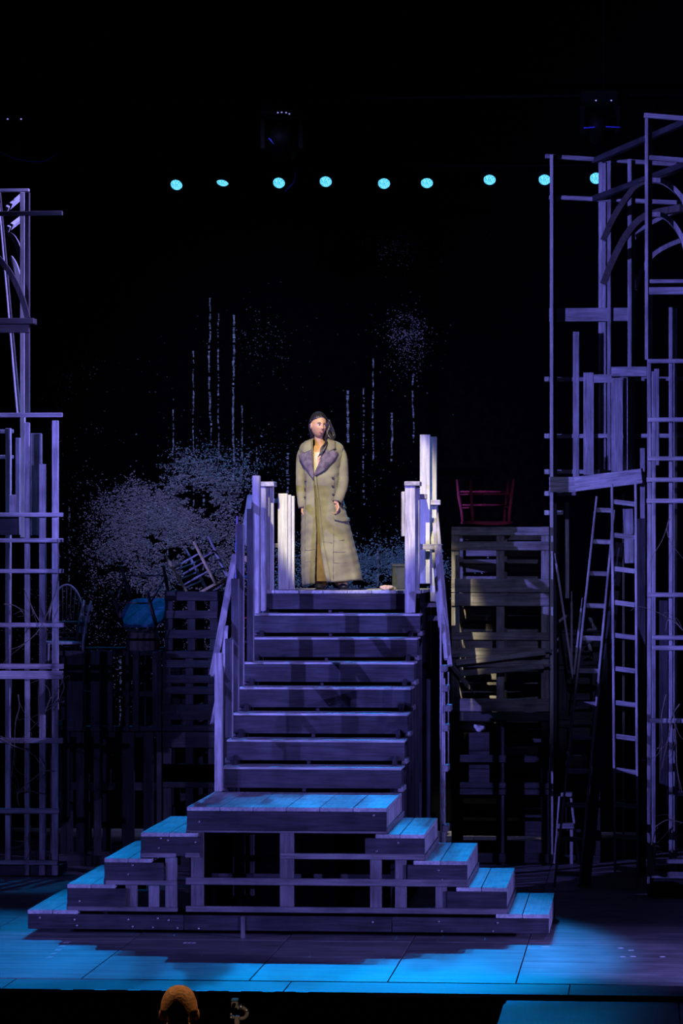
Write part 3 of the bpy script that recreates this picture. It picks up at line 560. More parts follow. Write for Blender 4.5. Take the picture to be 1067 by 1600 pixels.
vcrate('broad dark crate with thin upright slats, upper crate beneath the barrel', 78, 252, 1017, 1143, [(78, 86), (101, 130), (141, 156), (165, 176), (196, 202), (207, 217), (238, 252)], yD, [(0, 0.06), (0.5, 0.57), (0.94, 1)])
vcrate('broad dark crate with wide upright slats, standing on the floor below the barrel crate', 78, 252, 1143.5, 1352, [(78, 88), (94, 109), (119, 136), (146, 158), (190, 210), (224, 240), (244, 252)], yD, [(0, 0.04), (0.38, 0.44), (0.9, 1)])
pallet('dark slatted crate under the tilted ladder-back chair, just above its stack middle', 1017, 1143, 254, 337, [(0, 0.09), (0.11, 0.21), (0.3, 0.4), (0.44, 0.54), (0.66, 0.86), (0.92, 1.0)], 'crate', yD, group='dark crates stacked by the railing', nm='slatted_crate', cat='crate')
pallet('dark slatted crate on the floor beside the foot of the railing', 1143.5, 1352, 254, 337, [(0, 0.12), (0.24, 0.42), (0.24, 0.32), (0.31, 0.38), (0.9, 1.0)], 'crate', yD, group='dark crates stacked by the railing', nm='slatted_crate', cat='crate')
pallet('small open-slatted crate on top of its stack, between the barrel and the railing', 924, 1016.5, 257, 340, [(0, 0.16), (0.32, 0.46), (0.65, 0.8)], 'crate', yD, group='dark crates stacked by the railing', nm='slatted_crate', cat='crate', yback=False)
slab('plinth', P(78, 1352, yD).x, P(345, 1352, yD).x, yD - 0.04, yD - 0.003, 0, 0.11, M['crate'], tag(slab('plinth_board', P(78, 1352, yD).x, P(345, 1352, yD).x, yD - 0.09, yD - 0.045, 0, 0.10, M['crate'], None, 0), 'long low dark board on the floor along the foot of the slatted crates', 'board'), 0)

# barrel
zc1 = P(170, 1017, yD).z
def lathe(name, prof, c, mat, parent=None, seg=20, Mw=None):
    V, Fc = [], []; n = len(prof)
    for r, z in prof:
        for k in range(seg): q = 2 * PI * k / seg; V.append((r * math.cos(q), r * math.sin(q), z))
    for i in range(n - 1):
        for k in range(seg): k2 = (k + 1) % seg; Fc.append((i * seg + k, i * seg + k2, (i + 1) * seg + k2, (i + 1) * seg + k))
    Fc.append(tuple(range(seg))[::-1]); Fc.append(tuple((n - 1) * seg + k for k in range(seg)))
    return link(name, pymesh(name, V, Fc), mat, parent, Mw if Mw is not None else Matrix.Translation(c), True)
bp_ = P(223, 1017, yD + 0.3); bw = 0.19
br = thing('barrel', 'small brown staved tub under the blue upturned chair', 'barrel', (bp_.x, yD + 0.3, zc1))
nst = 18; hb = 0.205
for i in range(nst):
    q = 2 * PI * (i + 0.5) / nst; V = []
    for z, r in ((0, 0.172), (0.12, 0.165), (hb, 0.145)):
        for s in (-1, 1):
            for rr in (r, r - 0.015): qq = q + s * (PI / nst - 0.006); V.append((rr * math.cos(qq), rr * math.sin(qq), z))
    Fc = []
    for k in range(2):
        o_ = k * 4; Fc += [(o_, o_ + 2, o_ + 6, o_ + 4), (o_ + 3, o_ + 1, o_ + 5, o_ + 7), (o_ + 1, o_, o_ + 4, o_ + 5), (o_ + 2, o_ + 3, o_ + 7, o_ + 6)]
    Fc += [(0, 1, 3, 2), (8, 10, 11, 9)]
    link('stave', pymesh('stave', V, Fc), M['barrel'], br, WM[br].copy())
lathe('hoop', [(0.172, 0.095), (0.173, 0.12), (0.166, 0.12), (0.166, 0.095)], None, M['blackmetal'], br, 24, WM[br].copy())
lathe('head', [(0.13, hb - 0.03), (0.13, hb - 0.015)], None, M['barrel'], br, 20, WM[br].copy())

# ------------------------------------------------------------------ CHAIRS
def chair(label, Mw, mat, style='ladder', w_=0.42, d_=0.40, hs=0.44, hb=0.95, mats=None, group=None, nrung=2, r=0.016, seatmat=None, splay=1.06):
    t = thing('chair', label, 'chair', Mw, group); m_ = lambda k: M[(mats or {}).get(k, mat)]
    def tb(nm, pts, rad, key): return tube(nm, [Mw @ Vector(p) for p in pts], rad, m_(key), t, 8)
    fl_ = [(-w_ / 2, -d_ / 2), (w_ / 2, -d_ / 2)]; bk = [(-w_ * 0.42, d_ / 2), (w_ * 0.42, d_ / 2)]
    for i, (x, y) in enumerate(fl_):
        tb('leg', [(x * splay, y * splay, 0), (x * (0.4 + 0.6 * splay), y * (0.4 + 0.6 * splay), hs * 0.4), (x, y, hs * 0.75), (x * 0.96, y * 0.96, hs)], [r * 0.8, r * 1.15, r * 1.0, r * 0.9], 'leg')
    for i, (x, y) in enumerate(bk):
        top = hb if style != 'windsor' else hs
        tb('back_post' if style == 'ladder' else 'leg', [(x * splay, y * (splay + 0.05), 0), (x, y, hs * 0.8), (x, y, hs)] + ([(x * 1.02, y + 0.03, (hs + hb) / 2), (x * 1.04, y + 0.08, hb)] if style == 'ladder' else []), [r * 0.85, r * 1.1, r] + ([r, r * 0.75] if style == 'ladder' else []), 'post')
    for k in range(nrung):
        z = hs * (0.28 + 0.62 * k / max(nrung, 2)); f = splay + (1 - splay) * min(1.0, z / (hs * 0.75)) 
        a, b = Vector((fl_[0][0] * f, fl_[0][1] * f, z)), Vector((fl_[1][0] * f, fl_[1][1] * f, z))
        tb('stretcher', [a, a.lerp(b, .3), a.lerp(b, .42), a.lerp(b, .46), a.lerp(b, .5), a.lerp(b, .54), a.lerp(b, .58), a.lerp(b, .7), b], [.008, .009, .010, .015, .009, .015, .010, .009, .008], 'rung')
        for i in (0, 1): tb('stretcher', [(fl_[i][0] * f, fl_[i][1] * f, z + 0.03), (bk[i][0] * 1.02, bk[i][1] * 1.03, z + 0.03)], 0.009, 'rung')
    tb('stretcher', [(bk[0][0], bk[0][1] * 1.04, hs * 0.35), (bk[1][0], bk[1][1] * 1.04, hs * 0.35)], 0.009, 'rung')
    # seat: rounded saddle slab
    V, Fc = [], []; n = 24
    for z, s in ((hs - 0.012, 0.94), (hs - 0.006, 1.0), (hs + 0.012, 1.0), (hs + 0.018, 0.95)):
        for k in range(n):
            q = 2 * PI * k / n; c, s_ = math.cos(q), math.sin(q); e = 0.55
            V.append((s * 0.56 * w_ * math.copysign(abs(c) ** e, c) * (1.0 - 0.06 * s_), s * 0.58 * d_ * math.copysign(abs(s_) ** e, s_), z))
    for i in range(3):
        for k in range(n): k2 = (k + 1) % n; Fc.append((i * n + k, i * n + k2, (i + 1) * n + k2, (i + 1) * n + k))
    Fc.append(tuple(range(n))[::-1]); Fc.append(tuple(3 * n + k for k in range(n)))
    link('seat', pymesh('seat', V, Fc), seatmat or m_('seat'), t, Mw.copy(), False)
    if style == 'ladder':
        for k in range(3):
            z = hs + (hb - hs) * (0.3 + 0.26 * k); y = d_ / 2 + 0.03 + 0.03 * k
            pts = [Vector((bk[0][0] * 1.02, y, z)), Vector((0, y + 0.03, z)), Vector((bk[1][0] * 1.02, y, z))]; V, Fc = [], []
            bzp = bez(pts, 5)
            for p in bzp:
                for dz in (-0.03, 0.03):
                    for dy in (-0.006, 0.006): V.append((p.x, p.y + dy, p.z + dz))
            for i in range(len(bzp) - 1):
                o_ = i * 4
                for a, b in ((0, 1), (1, 3), (3, 2), (2, 0)): Fc.append((o_ + a, o_ + b, o_ + 4 + b, o_ + 4 + a))
            Fc += [(0, 2, 3, 1), tuple(len(V) - 4 + q for q in (0, 1, 3, 2))]
            link('back_slat', pymesh('back_slat', V, Fc), m_('slat'), t, Mw.copy())
    else:
        hoop = [(w_ * 0.46 * math.cos(q), d_ * 0.40 + 0.10 * math.sin(q), hs + (hb - hs) * math.sin(q)) for q in [PI * i / 14 for i in range(15)]]
        tb('back_hoop', hoop, 0.011, 'post')
        for i in range(1, 8):
            x = w_ * 0.46 * (-1 + i / 4); s_ = math.sqrt(max(0, 1 - (x / (w_ * 0.46)) ** 2)); tb('spindle', [(x * 0.8, d_ * 0.42, hs), (x, d_ * 0.40 + 0.10 * s_, hs + (hb - hs) * s_)], 0.006, 'rung')
    return t
Rx = lambda a: Matrix.Rotation(math.radians(a), 4, 'X'); Ry = lambda a: Matrix.Rotation(math.radians(a), 4, 'Y'); Rz = lambda a: Matrix.Rotation(math.radians(a), 4, 'Z'); T = lambda *p: Matrix.Translation(Vector(p))
# red chair upside down on the pallet stack
pz = P(780, 823, yC).z; pc = P(761, 823, yC + 0.35)
chair('red painted wooden chair upside down on the tall pallet stack', T(pc.x, yC + 0.35, pz + 0.475) @ Rz(14) @ Rx(180), 'red', 'windsor', 0.44, 0.38, 0.43, 0.45, splay=1.18)
# blue chair upside down on the barrel
pc = P(222, 1000, yD + 0.3)
sc_ = P(226, 957, yD + 0.3)
chair('dark chair with a blue seat upturned on the brown tub', T(*sc_) @ Rz(-12) @ Rx(180 + 36) @ T(0, 0, -0.42), 'darkwood', 'windsor', 0.42, 0.40, 0.42, 0.46, seatmat=M['blue'], nrung=1, r=0.018)
# tipped ladder chair on the small crate: feet up and to one side, seat down on the crate
Rt = Matrix(((-0.88, 0, 0.47, 0), (0, 1, 0, 0), (-0.47, 0, -0.88, 0), (0, 0, 0, 1)))
chair('honey and grey stick chair tipped upside down on the small open crate', T(*P(294, 853, yD + 0.32)) @ Rt @ Rz(24), 'honey', 'windsor', 0.34, 0.32, 0.47, 0.50, mats={'rung': 'greychair', 'leg': 'honey', 'post': 'greychair'}, nrung=3)
zin = P(170, 1143, yD).z + 0.024
pc = P(128, 1017, yD + 0.3)
chair('grey ladder-back chair rising out of the crate by the twig-hung tower', T(pc.x - 0.19, yD + 0.24, zin) @ Rz(-68), 'greychair', 'ladder', 0.36, 0.36, 0.84, 1.26, r=0.014)
pc = P(101, 1017, yD + 0.55)
chair('dark hoop-back spindle chair on the crate by the twig-hung tower', T(pc.x, yD + 0.60, zc1 + 0.022) @ Rz(6), 'darkwood', 'windsor', 0.38, 0.26, 0.24, 0.62, r=0.013, mats={'post': 'greychair'})
rk = thing('plank_shelf', 'dark plank laid across the back of the barrel crate under the hoop-back chair', 'board', (pc.x, yD + 0.6, zc1))
for k in range(2): slab('plank', P(80, 1017, yD).x, P(250, 1017, yD).x, yD + 0.45 + k * 0.15, yD + 0.59 + k * 0.15, zc1 + 0.001, zc1 + 0.02, M['crate'], rk, 0)
# painted chair behind the railing
pc = P(372, 924, yD + 0.1)
chair('blue and orange painted chair standing behind the left railing posts', T(pc.x + 0.075, yD + 0.35, P(350, 924, yD).z - 0.48) @ Rz(-165), 'blue', 'ladder', 0.34, 0.34, 0.62, 1.22, mats={'slat': 'honey', 'rung': 'red', 'post': 'bluepaint'})
cs = thing('slatted_crate', 'dark crate hidden behind the railing posts, carrying the blue and orange chair', 'crate', (P(372, 924, yD + 0.1).x + 0.05, yD + 0.3, 0))
zq = P(350, 924, yD).z - 0.482
pc = P(372, 924, yD + 0.1)
for i in range(4): slab('top_board', pc.x - 0.135 + i * 0.115, pc.x - 0.025 + i * 0.115, yD + 0.06, yD + 0.66, zq - 0.025, zq, M['crate'], cs, 1)
for xx in (pc.x - 0.135, pc.x + 0.25):
    for yy in (yD + 0.06, yD + 0.58): slab('leg', xx, xx + 0.07, yy, yy + 0.07, 0, zq - 0.026, M['crate'], cs, 2)

# ------------------------------------------------------------------ FOREST DROP
yQ = 10.6
fd = thing('forest_backdrop', 'dark hanging forest drop with speckled leaf netting and broken pale tree trunks', 'backdrop', (P(400, 900, yQ).x, yQ, 0))
slab('black_cloth', -9, 9, yQ + 0.05, yQ + 0.06, 0.0, 11.5, M['black'], fd, 2, 0)
def leafmat(name, c1, c2):
    m, nt, b = newmat(name); L = nt.links; g = N(nt, 'ShaderNodeNewGeometry'); r = N(nt, 'ShaderNodeValToRGB')
    r.color_ramp.elements[0].color = (*c1, 1); r.color_ramp.elements[1].color = (*c2, 1); L.new(g.outputs['Random Per Island'], r.inputs[0]); L.new(r.outputs[0], b.inputs['Base Color']); b.inputs['Roughness'].default_value = 0.8; b.inputs['Specular IOR Level'].default_value = 0.1; return m
M['leaf1'] = leafmat('dusty_violet_leaf', (0.10, 0.095, 0.115), (0.34, 0.31, 0.32)); M['leaf2'] = leafmat('dusty_teal_leaf', (0.07, 0.12, 0.12), (0.20, 0.32, 0.33)); M['bark'] = leafmat('birch_bark', (0.05, 0.06, 0.065), (0.26, 0.29, 0.31))
NG = [rng.uniform(0, 1, (n_, n_)) for n_ in (9, 17, 33, 65, 129)]
def vnoise(us, vv):
    out = np.zeros_like(us); am = 1.0; tot = 0.0
    for gk, wl in zip(NG, (110.0, 60.0, 30.0, 14.0, 7.0)):
        n_ = gk.shape[0]; x = us / wl; y = vv / (wl * 0.8); xi = np.floor(x).astype(int); yi = np.floor(y).astype(int); fx_ = x - xi; fy_ = y - yi
        a = gk[yi % n_, xi % n_] * (1 - fx_) + gk[yi % n_, (xi + 1) % n_] * fx_; b = gk[(yi + 1) % n_, xi % n_] * (1 - fx_) + gk[(yi + 1) % n_, (xi + 1) % n_] * fx_
        out += am * (a * (1 - fy_) + b * fy_); tot += am; am *= 0.85
    return out / tot
def leaves(name, clusters, mat):
    V, Fc = [], []
    for (cu, cv, su, sv, n, sz) in clusters:
        n = int(n * 2.4); us = rng.normal(cu, su * 1.12, n); vv = rng.normal(cv, sv * 1.12, n); k = (us > -20) & (us < 900) & (vv > 330) & (vv < 1330)
        k &= vnoise(us, vv) > rng.uniform(0.40, 0.62, n)
        for u, v in zip(us[k], vv[k]):
            p = P(u, v, yQ); s = sz * 0.8 * rng.uniform(0.5, 1.5); a = rng.normal(0, 0.7); c, q = math.cos(a) * s, math.sin(a) * s; dy = rng.uniform(0, 0.04)
            i = len(V); e = rng.uniform(0.35, 0.75)
            V += [(p.x - c, p.y + dy, p.z - q), (p.x + q * e, p.y + dy - 0.006, p.z - c * e), (p.x + c, p.y + dy, p.z + q), (p.x - q * e, p.y + dy - 0.006, p.z + c * e)]; Fc.append((i, i + 1, i + 2, i + 3))
    return tag(link(name, pymesh(name, V, Fc), mat, fd), kind='stuff')
leaves('leaf_netting', [(310, 790, 26, 24, 4200, 0.013), (270, 830, 32, 28, 5200, 0.013), (330, 850, 30, 34, 4200, 0.013), (235, 800, 26, 26, 2400, 0.012), (225, 870, 30, 26, 2600, 0.012), (285, 900, 45, 22, 3000, 0.012), (175, 815, 22, 28, 900, 0.011), (223, 748, 9, 8, 160, 0.011), (180, 870, 26, 24, 700, 0.010), (375, 820, 14, 40, 900, 0.011), (290, 740, 34, 16, 800, 0.011), (637, 512, 18, 15, 220, 0.009), (638, 545, 14, 22, 160, 0.008), (612, 385, 20, 16, 150, 0.008), (400, 540, 30, 26, 90, 0.007), (350, 640, 90, 90, 160, 0.006), (110, 590, 30, 26, 110, 0.007), (150, 960, 60, 50, 700, 0.008), (640, 450, 40, 60, 110, 0.007), (300, 970, 50, 34, 1100, 0.010), (200, 1060, 70, 50, 450, 0.010), (130, 740, 40, 60, 120, 0.007)], M['leaf1'])
leaves('leaf_netting', [(600, 898, 40, 17, 4600, 0.013), (620, 878, 22, 14, 1300, 0.012), (560, 905, 50, 15, 2300, 0.013), (470, 890, 30, 20, 1500, 0.012), (315, 735, 34, 18, 900, 0.011), (560, 780, 60, 60, 130, 0.007), (430, 760, 30, 50, 160, 0.008), (385, 780, 20, 40, 500, 0.010), (250, 880, 40, 34, 900, 0.012)], M['leaf2'])
for (u, v0, v1, wp, dens) in ((328, 465, 655, 3.0, 0.75), (341, 490, 730, 2.2, 0.5), (365, 492, 755, 3.4, 0.9), (302, 545, 790, 2.4, 0.6), (271, 620, 740, 2.2, 0.55), (378, 630, 770, 2.2, 0.55), (543, 610, 690, 4.2, 0.9), (583, 560, 720, 2.6, 0.7), (568, 600, 790, 2.6, 0.4), (645, 585, 690, 2.6, 0.6), (612, 645, 720, 3.0, 0.75), (449, 695, 770, 4.5, 0.5), (401, 700, 770, 2.4, 0.4), (330, 655, 740, 2.4, 0.5), (232, 780, 880, 3.0, 0.7), (262, 790, 900, 3.0, 0.7), (318, 760, 900, 3.0, 0.6), (590, 860, 915, 3.5, 0.8), (108, 780, 910, 2.2, 0.35), (188, 1030, 1140, 3.0, 0.5)):
    V, Fc = [], []; v = v0; x_ = 0.0
    while v < v1:
        h = random.choice((0.7, 1.0, 1.4, 2.2, 3.4)) * random.uniform(0.7, 1.2); x_ += random.uniform(-0.4, 0.4) - 0.08 * x_
        if random.random() < dens:
            ww = wp * random.uniform(0.18, 0.55); a, b = P(u + x_ - ww, v, yQ - 0.01), P(u + x_ + ww, v + h * 1.05, yQ - 0.01); i = len(V)
            V += [(a.x, a.y, a.z), (b.x, a.y + 0.0, a.z), (b.x, a.y, b.z), (a.x, a.y, b.z), (a.x, a.y + 0.02, a.z), (b.x, a.y + 0.02, a.z), (b.x, a.y + 0.02, b.z), (a.x, a.y + 0.02, b.z)]
            Fc += [(i + 3, i + 2, i + 1, i), (i, i + 1, i + 5, i + 4), (i + 1, i + 2, i + 6, i + 5), (i + 2, i + 3, i + 7, i + 6), (i + 3, i, i + 4, i + 7)]
        v += h
    if V: link('birch_trunk', pymesh('birch_trunk', V, Fc), M['bark'], fd)
slab('hanging_pipe', -9, 9, yQ + 0.03, yQ + 0.08, 11.5, 11.55, M['blackmetal'], fd, 0)

# ------------------------------------------------------------------ BACK LIGHT ROW
m, nt, b = newmat('lit_cyan_lens'); L = nt.links
tc = N(nt, 'ShaderNodeTexCoord'); vo = N(nt, 'ShaderNodeTexVoronoi'); vo.inputs['Scale'].default_value = 95; L.new(tc.outputs['Object'], vo.inputs[0])
r = N(nt, 'ShaderNodeValToRGB'); r.color_ramp.elements[0].color = (0.35, 0.9, 1, 1); r.color_ramp.elements[1].color = (0.0, 0.30, 0.55, 1); r.color_ramp.elements[1].position = 0.7; L.new(vo.outputs['Distance'], r.inputs[0])
L.new(r.outputs[0], b.inputs['Emission Color']); b.inputs['Emission Strength'].default_value = 1.6; b.inputs['Base Color'].default_value = (0, 0, 0, 1); M['lens'] = m
yS = 9.9
bar = thing('lighting_bar', 'long black lighting pipe hanging above the forest drop with the cyan lamps', 'pipe', (0.5, yS, P(500, 262, yS).z))
zb = P(500, 262, yS).z
tube('pipe', [(-9, yS, zb), (9, yS, zb)], 0.025, M['blackmetal'], bar, 10)
for xx in (-7, -2.4, 2.4, 7): tube('hanger', [(xx, yS, zb), (xx, yS, 13.0)], 0.006, M['blackmetal'], bar, 6)
lamps = [(276, 288, -0.5, -1.2), (348, 284, -0.9, -1.9), (436, 285, 0.1, -0.4), (509, 283, 0.3, -0.2), (600, 286, 0.1, 0.3), (667, 285, 0.0, 0.0), (765, 280, 0.2, 0.6), (851, 280, 0.1, 0.8), (931, 278, -0.1, 0.9)]
aims = [(-3.2, -0.6), (-2.6, 0.6), (-1.5, -1.6), (-0.4, -1.4), (0.6, -1.2), (1.0, 0.5), (1.25, -0.1), (1.6, -0.9), (3.0, -4.6)]
for i, (u, v, _, _) in enumerate(lamps):
    c = P(u, v, yS - 0.1); tx, ty = aims[i]; tg = Vector((tx, ty, 0.3)) if i != 1 else Vector((-2.3, 6.4, 1.9)); dirv = (tg - c).normalized()
    Mx = dirv.to_track_quat('Z', 'Y').to_matrix().to_4x4(); Mx.translation = c
    t = thing('par_lamp', {1: 'round stage lamp with cyan lens turned aside to a thin oval', 7: 'glowing cyan stage lamp half hidden by the outer thin post of the arched tower', 8: 'glowing cyan stage lamp half hidden by the double post inside the arched tower'}.get(i, 'round stage lamp with glowing cyan lens hung free on the pipe over the forest drop'), 'stage lamp', Mx, 'row of cyan back lamps')
    lathe('housing', [(0.04, -0.26), (0.062, -0.24), (0.075, -0.12), (0.078, 0.008), (0.072, 0.008)], None, M['blackmetal'], t, 20, Mx.copy())
    lathe('lens', [(0.066, 0.009), (0.060, 0.014), (0.03, 0.018)], None, M['lens'], t, 20, Mx.copy())
    lathe('bezel', [(0.078, 0.006), (0.082, 0.03), (0.070, 0.03), (0.068, 0.010)], None, M['blackmetal'], t, 20, Mx.copy())
    side = Mx.to_3x3() @ Vector((1, 0, 0)); bb = c - dirv * 0.1; topz = Vector((c.x, yS, zb - 0.026))
    tube('yoke', [bb + side * 0.09, bb + side * 0.09 + Vector((0, 0, 0.1)), topz, bb - side * 0.09 + Vector((0, 0, 0.1)), bb - side * 0.09], 0.007, M['blackmetal'], t, 6)
    spot('par_beam', c + dirv * 0.06, tg, (2300, 700, 1700, 1300, 1300, 1650, 1700, 700, 250)[i], CYAN, (20, 20, 20, 20, 20, 17, 15, 10, 12)[i], 0.5, 0.05)

# moving lights further up, only their little status lights and edges show
def moving(lab, u, v, yy, sc, pts):
    c = P(u, v, yy); t = thing('moving_head_lamp', lab, 'stage lamp', (c.x, yy, c.z))
    slab('base', c.x - 0.22 * sc, c.x + 0.22 * sc, yy - 0.15, yy + 0.15, c.z + 0.05, c.z + 0.22 * sc, M['blackmetal'], t, 0, 0.02)
    tube('clamp', [(c.x, yy, c.z + 0.21 * sc), (c.x, yy, P(441, 192, 8.5).z + 0.25)], 0.02, M['blackmetal'], t, 8)
    for s in (-1, 1): slab('yoke_arm', c.x + s * 0.2 * sc - 0.03, c.x + s * 0.2 * sc + 0.03, yy - 0.06, yy + 0.06, c.z - 0.28 * sc, c.z + 0.05, M['blackmetal'], t, 2, 0.01)
    lathe('head', [(0.08 * sc, -0.2 * sc), (0.13 * sc, -0.15 * sc), (0.14 * sc, 0.1 * sc), (0.10 * sc, 0.2 * sc)], None, M['blackmetal'], t, 16, T(c.x, yy, c.z - 0.22 * sc) @ Rx(55))
    for (pu, pv) in pts: pp = P(pu, pv, yy - 0.152); slab('status_light', pp.x - 0.008, pp.x + 0.008, yy - 0.156, yy - 0.150, pp.z - 0.006, pp.z + 0.006, M['led'], t, 0, 0)
    return t
mb = thing('lighting_bar', 'long black lighting pipe carrying the three moving-head lamps', 'pipe', (0, 8.5, 8.0)); zm = P(441, 192, 8.5).z + 0.25
tube('pipe', [(-9, 8.5, zm), (9, 8.5, zm)], 0.025, M['blackmetal'], mb, 10)
for xx in (-7, -2.2, 2.4, 7): tube('hanger', [(xx, 8.5, zm), (xx, 8.5, 13.0)], 0.006, M['blackmetal'], mb, 6)
M['led'] = emit('blue_status_led', (0.35, 0.35, 1.0), 0.8)
moving('black moving-head lamp with tiny blue lights high above the middle of the stairs', 441, 192, 8.5, 1.0, [(434, 176), (440, 175.5), (447, 176), (452, 178)])
moving('black moving-head lamp with two faint blue lights above the arched tower', 938, 172, 8.5, 0.9, [(931, 157), (955, 157)])
moving('black moving-head lamp with two faint blue lights above the twig-hung tower', 22, 200, 8.5, 0.9, [(12, 186), (33, 186)])
M['cable'] = plain('blue_cable', (0.05, 0.05, 0.5), 0.5, noise=0.2)  # plain saturated blue
for lab, pix, yy in (('slack blue cable drooping above the twig-hung tower', [(-40, 216), (0, 238), (30, 249), (66, 252), (90, 240)], 8.4), ('short blue cable looping beneath the middle moving lamp', [(420, 216), (434, 228), (450, 222)], 8.345), ('short blue cable hanging among the cyan lamps', [(445, 299), (451, 293), (459, 284), (463, 265)], 9.85), ('level blue cable strung above the arched tower', [(912, 200), (940, 198), (970, 199)], 8.345)):
    tag(tube('cable', bez([P(u, v, yy) for u, v in pix], 5), 0.008, M['cable'], None, 6), lab, 'cable')

# ------------------------------------------------------------------ TWIGS / VINES
def vine(lab, pix, r0, group, n_tw=3):
    pts = bez([P(*p) for p in pix], 5); t = thing('vine', lab, 'vine', pts[0], group)
    tube('stem', pts, [r0 * (1 - 0.75 * i / len(pts)) + 0.001 for i in range(len(pts))], M['vine'], t, 6)
    for k in range(n_tw):
        i = random.randrange(2, len(pts) - 2); p = pts[i]; d = (pts[i + 1] - pts[i - 1]).normalized(); side = Vector((random.uniform(-1, 1), random.uniform(-0.3, 0.1), random.uniform(-0.6, 0.6)))
        q = [p, p + (d + side * 0.6) * 0.10, p + (d * 0.8 + side) * 0.2, p + (d * 0.5 + side) * 0.3 + Vector((0, 0, -0.05))]; tube('twig', bez(q, 3), [r0 * 0.5 * (1 - 0.08 * j) for j in range(10)], M['vine'], t, 5)
g1 = 'dry vines on the twig-hung tower'; yv = yL - 0.04
for pix in ([(90, 842, yv), (92, 880, yv), (85, 930, yv), (60, 985, yv), (30, 1010, yv), (8, 1015, yv)], [(38, 920, yv), (48, 945, yv), (60, 968, yv), (75, 985, yv)], [(6, 944, yv), (22, 946, yv), (36, 956, yv)], [(97, 1060, yv), (100, 1075, yv), (92, 1095, yv), (84, 1110, yv)], [(70, 1112, yv), (80, 1090, yv), (95, 1070, yv), (98, 1052, yv)], [(0, 1155, yv), (20, 1165, yv), (45, 1175, yv), (60, 1190, yv), (72, 1230, yv)], [(30, 1260, yv), (28, 1240, yv), (45, 1236, yv), (62, 1240, yv), (74, 1245, yv)], [(28, 1085, yv), (30, 1105, yv), (24, 1130, yv), (22, 1180, yv), (18, 1215, yv)], [(0, 1150, yv), (22, 1160, yv), (34, 1155, yv), (42, 1168, yv)], [(78, 1204, yv), (66, 1206, yv), (50, 1218, yv), (26, 1240, yv)], [(48, 1290, yv), (44, 1310, yv), (46, 1330, yv), (40, 1345, yv)]):
    vine('thin dry vine twisting over the rails of the tower by the dark crates', pix, 0.006, g1)
g2 = 'dry vines on the arched tower'; yv = yR - 0.04
for pix in ([(1067, 985, yv), (1058, 975, yv), (1045, 967, yv), (1040, 985, yv)], [(1041, 1085, yv), (1036, 1105, yv), (1033, 1125, yv), (1035, 1150, yv), (1032, 1190, yv)], [(1062, 1100, yv), (1050, 1120, yv), (1044, 1155, yv), (1038, 1180, yv), (1035, 1200, yv)], [(1052, 1100, yv), (1056, 1150, yv), (1058, 1200, yv), (1066, 1240, yv)], [(1024, 1292, yv), (1040, 1282, yv), (1052, 1282, yv), (1067, 1286, yv)], [(1046, 810, yv), (1042, 825, yv), (1044, 840, yv)]):
    vine('thin dry vine hanging on the front rails of the arched tower', pix, 0.006, g2)
vine('thin dry twig curling at the foot of the arched tower', [(1022, 1345, yR - 0.04), (1018, 1325, yR - 0.04), (1022, 1305, yR - 0.04), (1028, 1292, yR - 0.04)], 0.008, None, 1)

# ------------------------------------------------------------------ TAPE MARKS on the floor
def tape(lab, u0, v0, u1, v1, wpx=2.0, group=None, z=0.0):
    A, B = PZ(u0, v0, z), PZ(u1, v1, z); d = (A - CAM).dot(FW); t = (B - A).normalized(); n = Vector((-t.y, t.x, 0)) * 0.022; V = []
    for q in (0.0, 0.0018):
        for p in (A - n, B - n, B + n, A + n): V.append((p.x - A.x, p.y - A.y, q))
    return tag(link('tape_mark', pymesh('tape_mark', V, BOXF), M['tape'], None, T(A.x, A.y, z + 0.0006)), lab, 'tape', group)
for k in range(5): tape('short white tape dash in the slanting row before the platform corner', 76 + k * 6.6, 1497 - k * 5.9, 80 + k * 6.6, 1495 - k * 5.9, group='slanting tape dashes')
for k in range(8): tape('white tape dash on the very front edge of the stage', 95 + k * 52.5, 1546.2 + k * 0.6, 114 + k * 52.5, 1546.4 + k * 0.6, group='edge tape dashes', z=-0.004)
for k in range(3): tape('tiny white tape dash on the floor before the platform middle', 287 + k * 7, 1473.3, 291 + k * 7, 1473.4, group='platform tape dashes')
tape('white tape tick on the floor off the platform corner', 846, 1479.5, 858, 1479.2)
for (u, v) in ((965, 1481.5), (981, 1485), (968, 1495), (984, 1494.5), (1030, 1495)): tape('pale scuffed tape scrap on the open floor before the arched tower', u, v, u + 8, v - 0.2, group='tape scraps on the open floor')
tape('white tape tick before the boxed base of the arched tower', 972, 1413, 982, 1412.8)

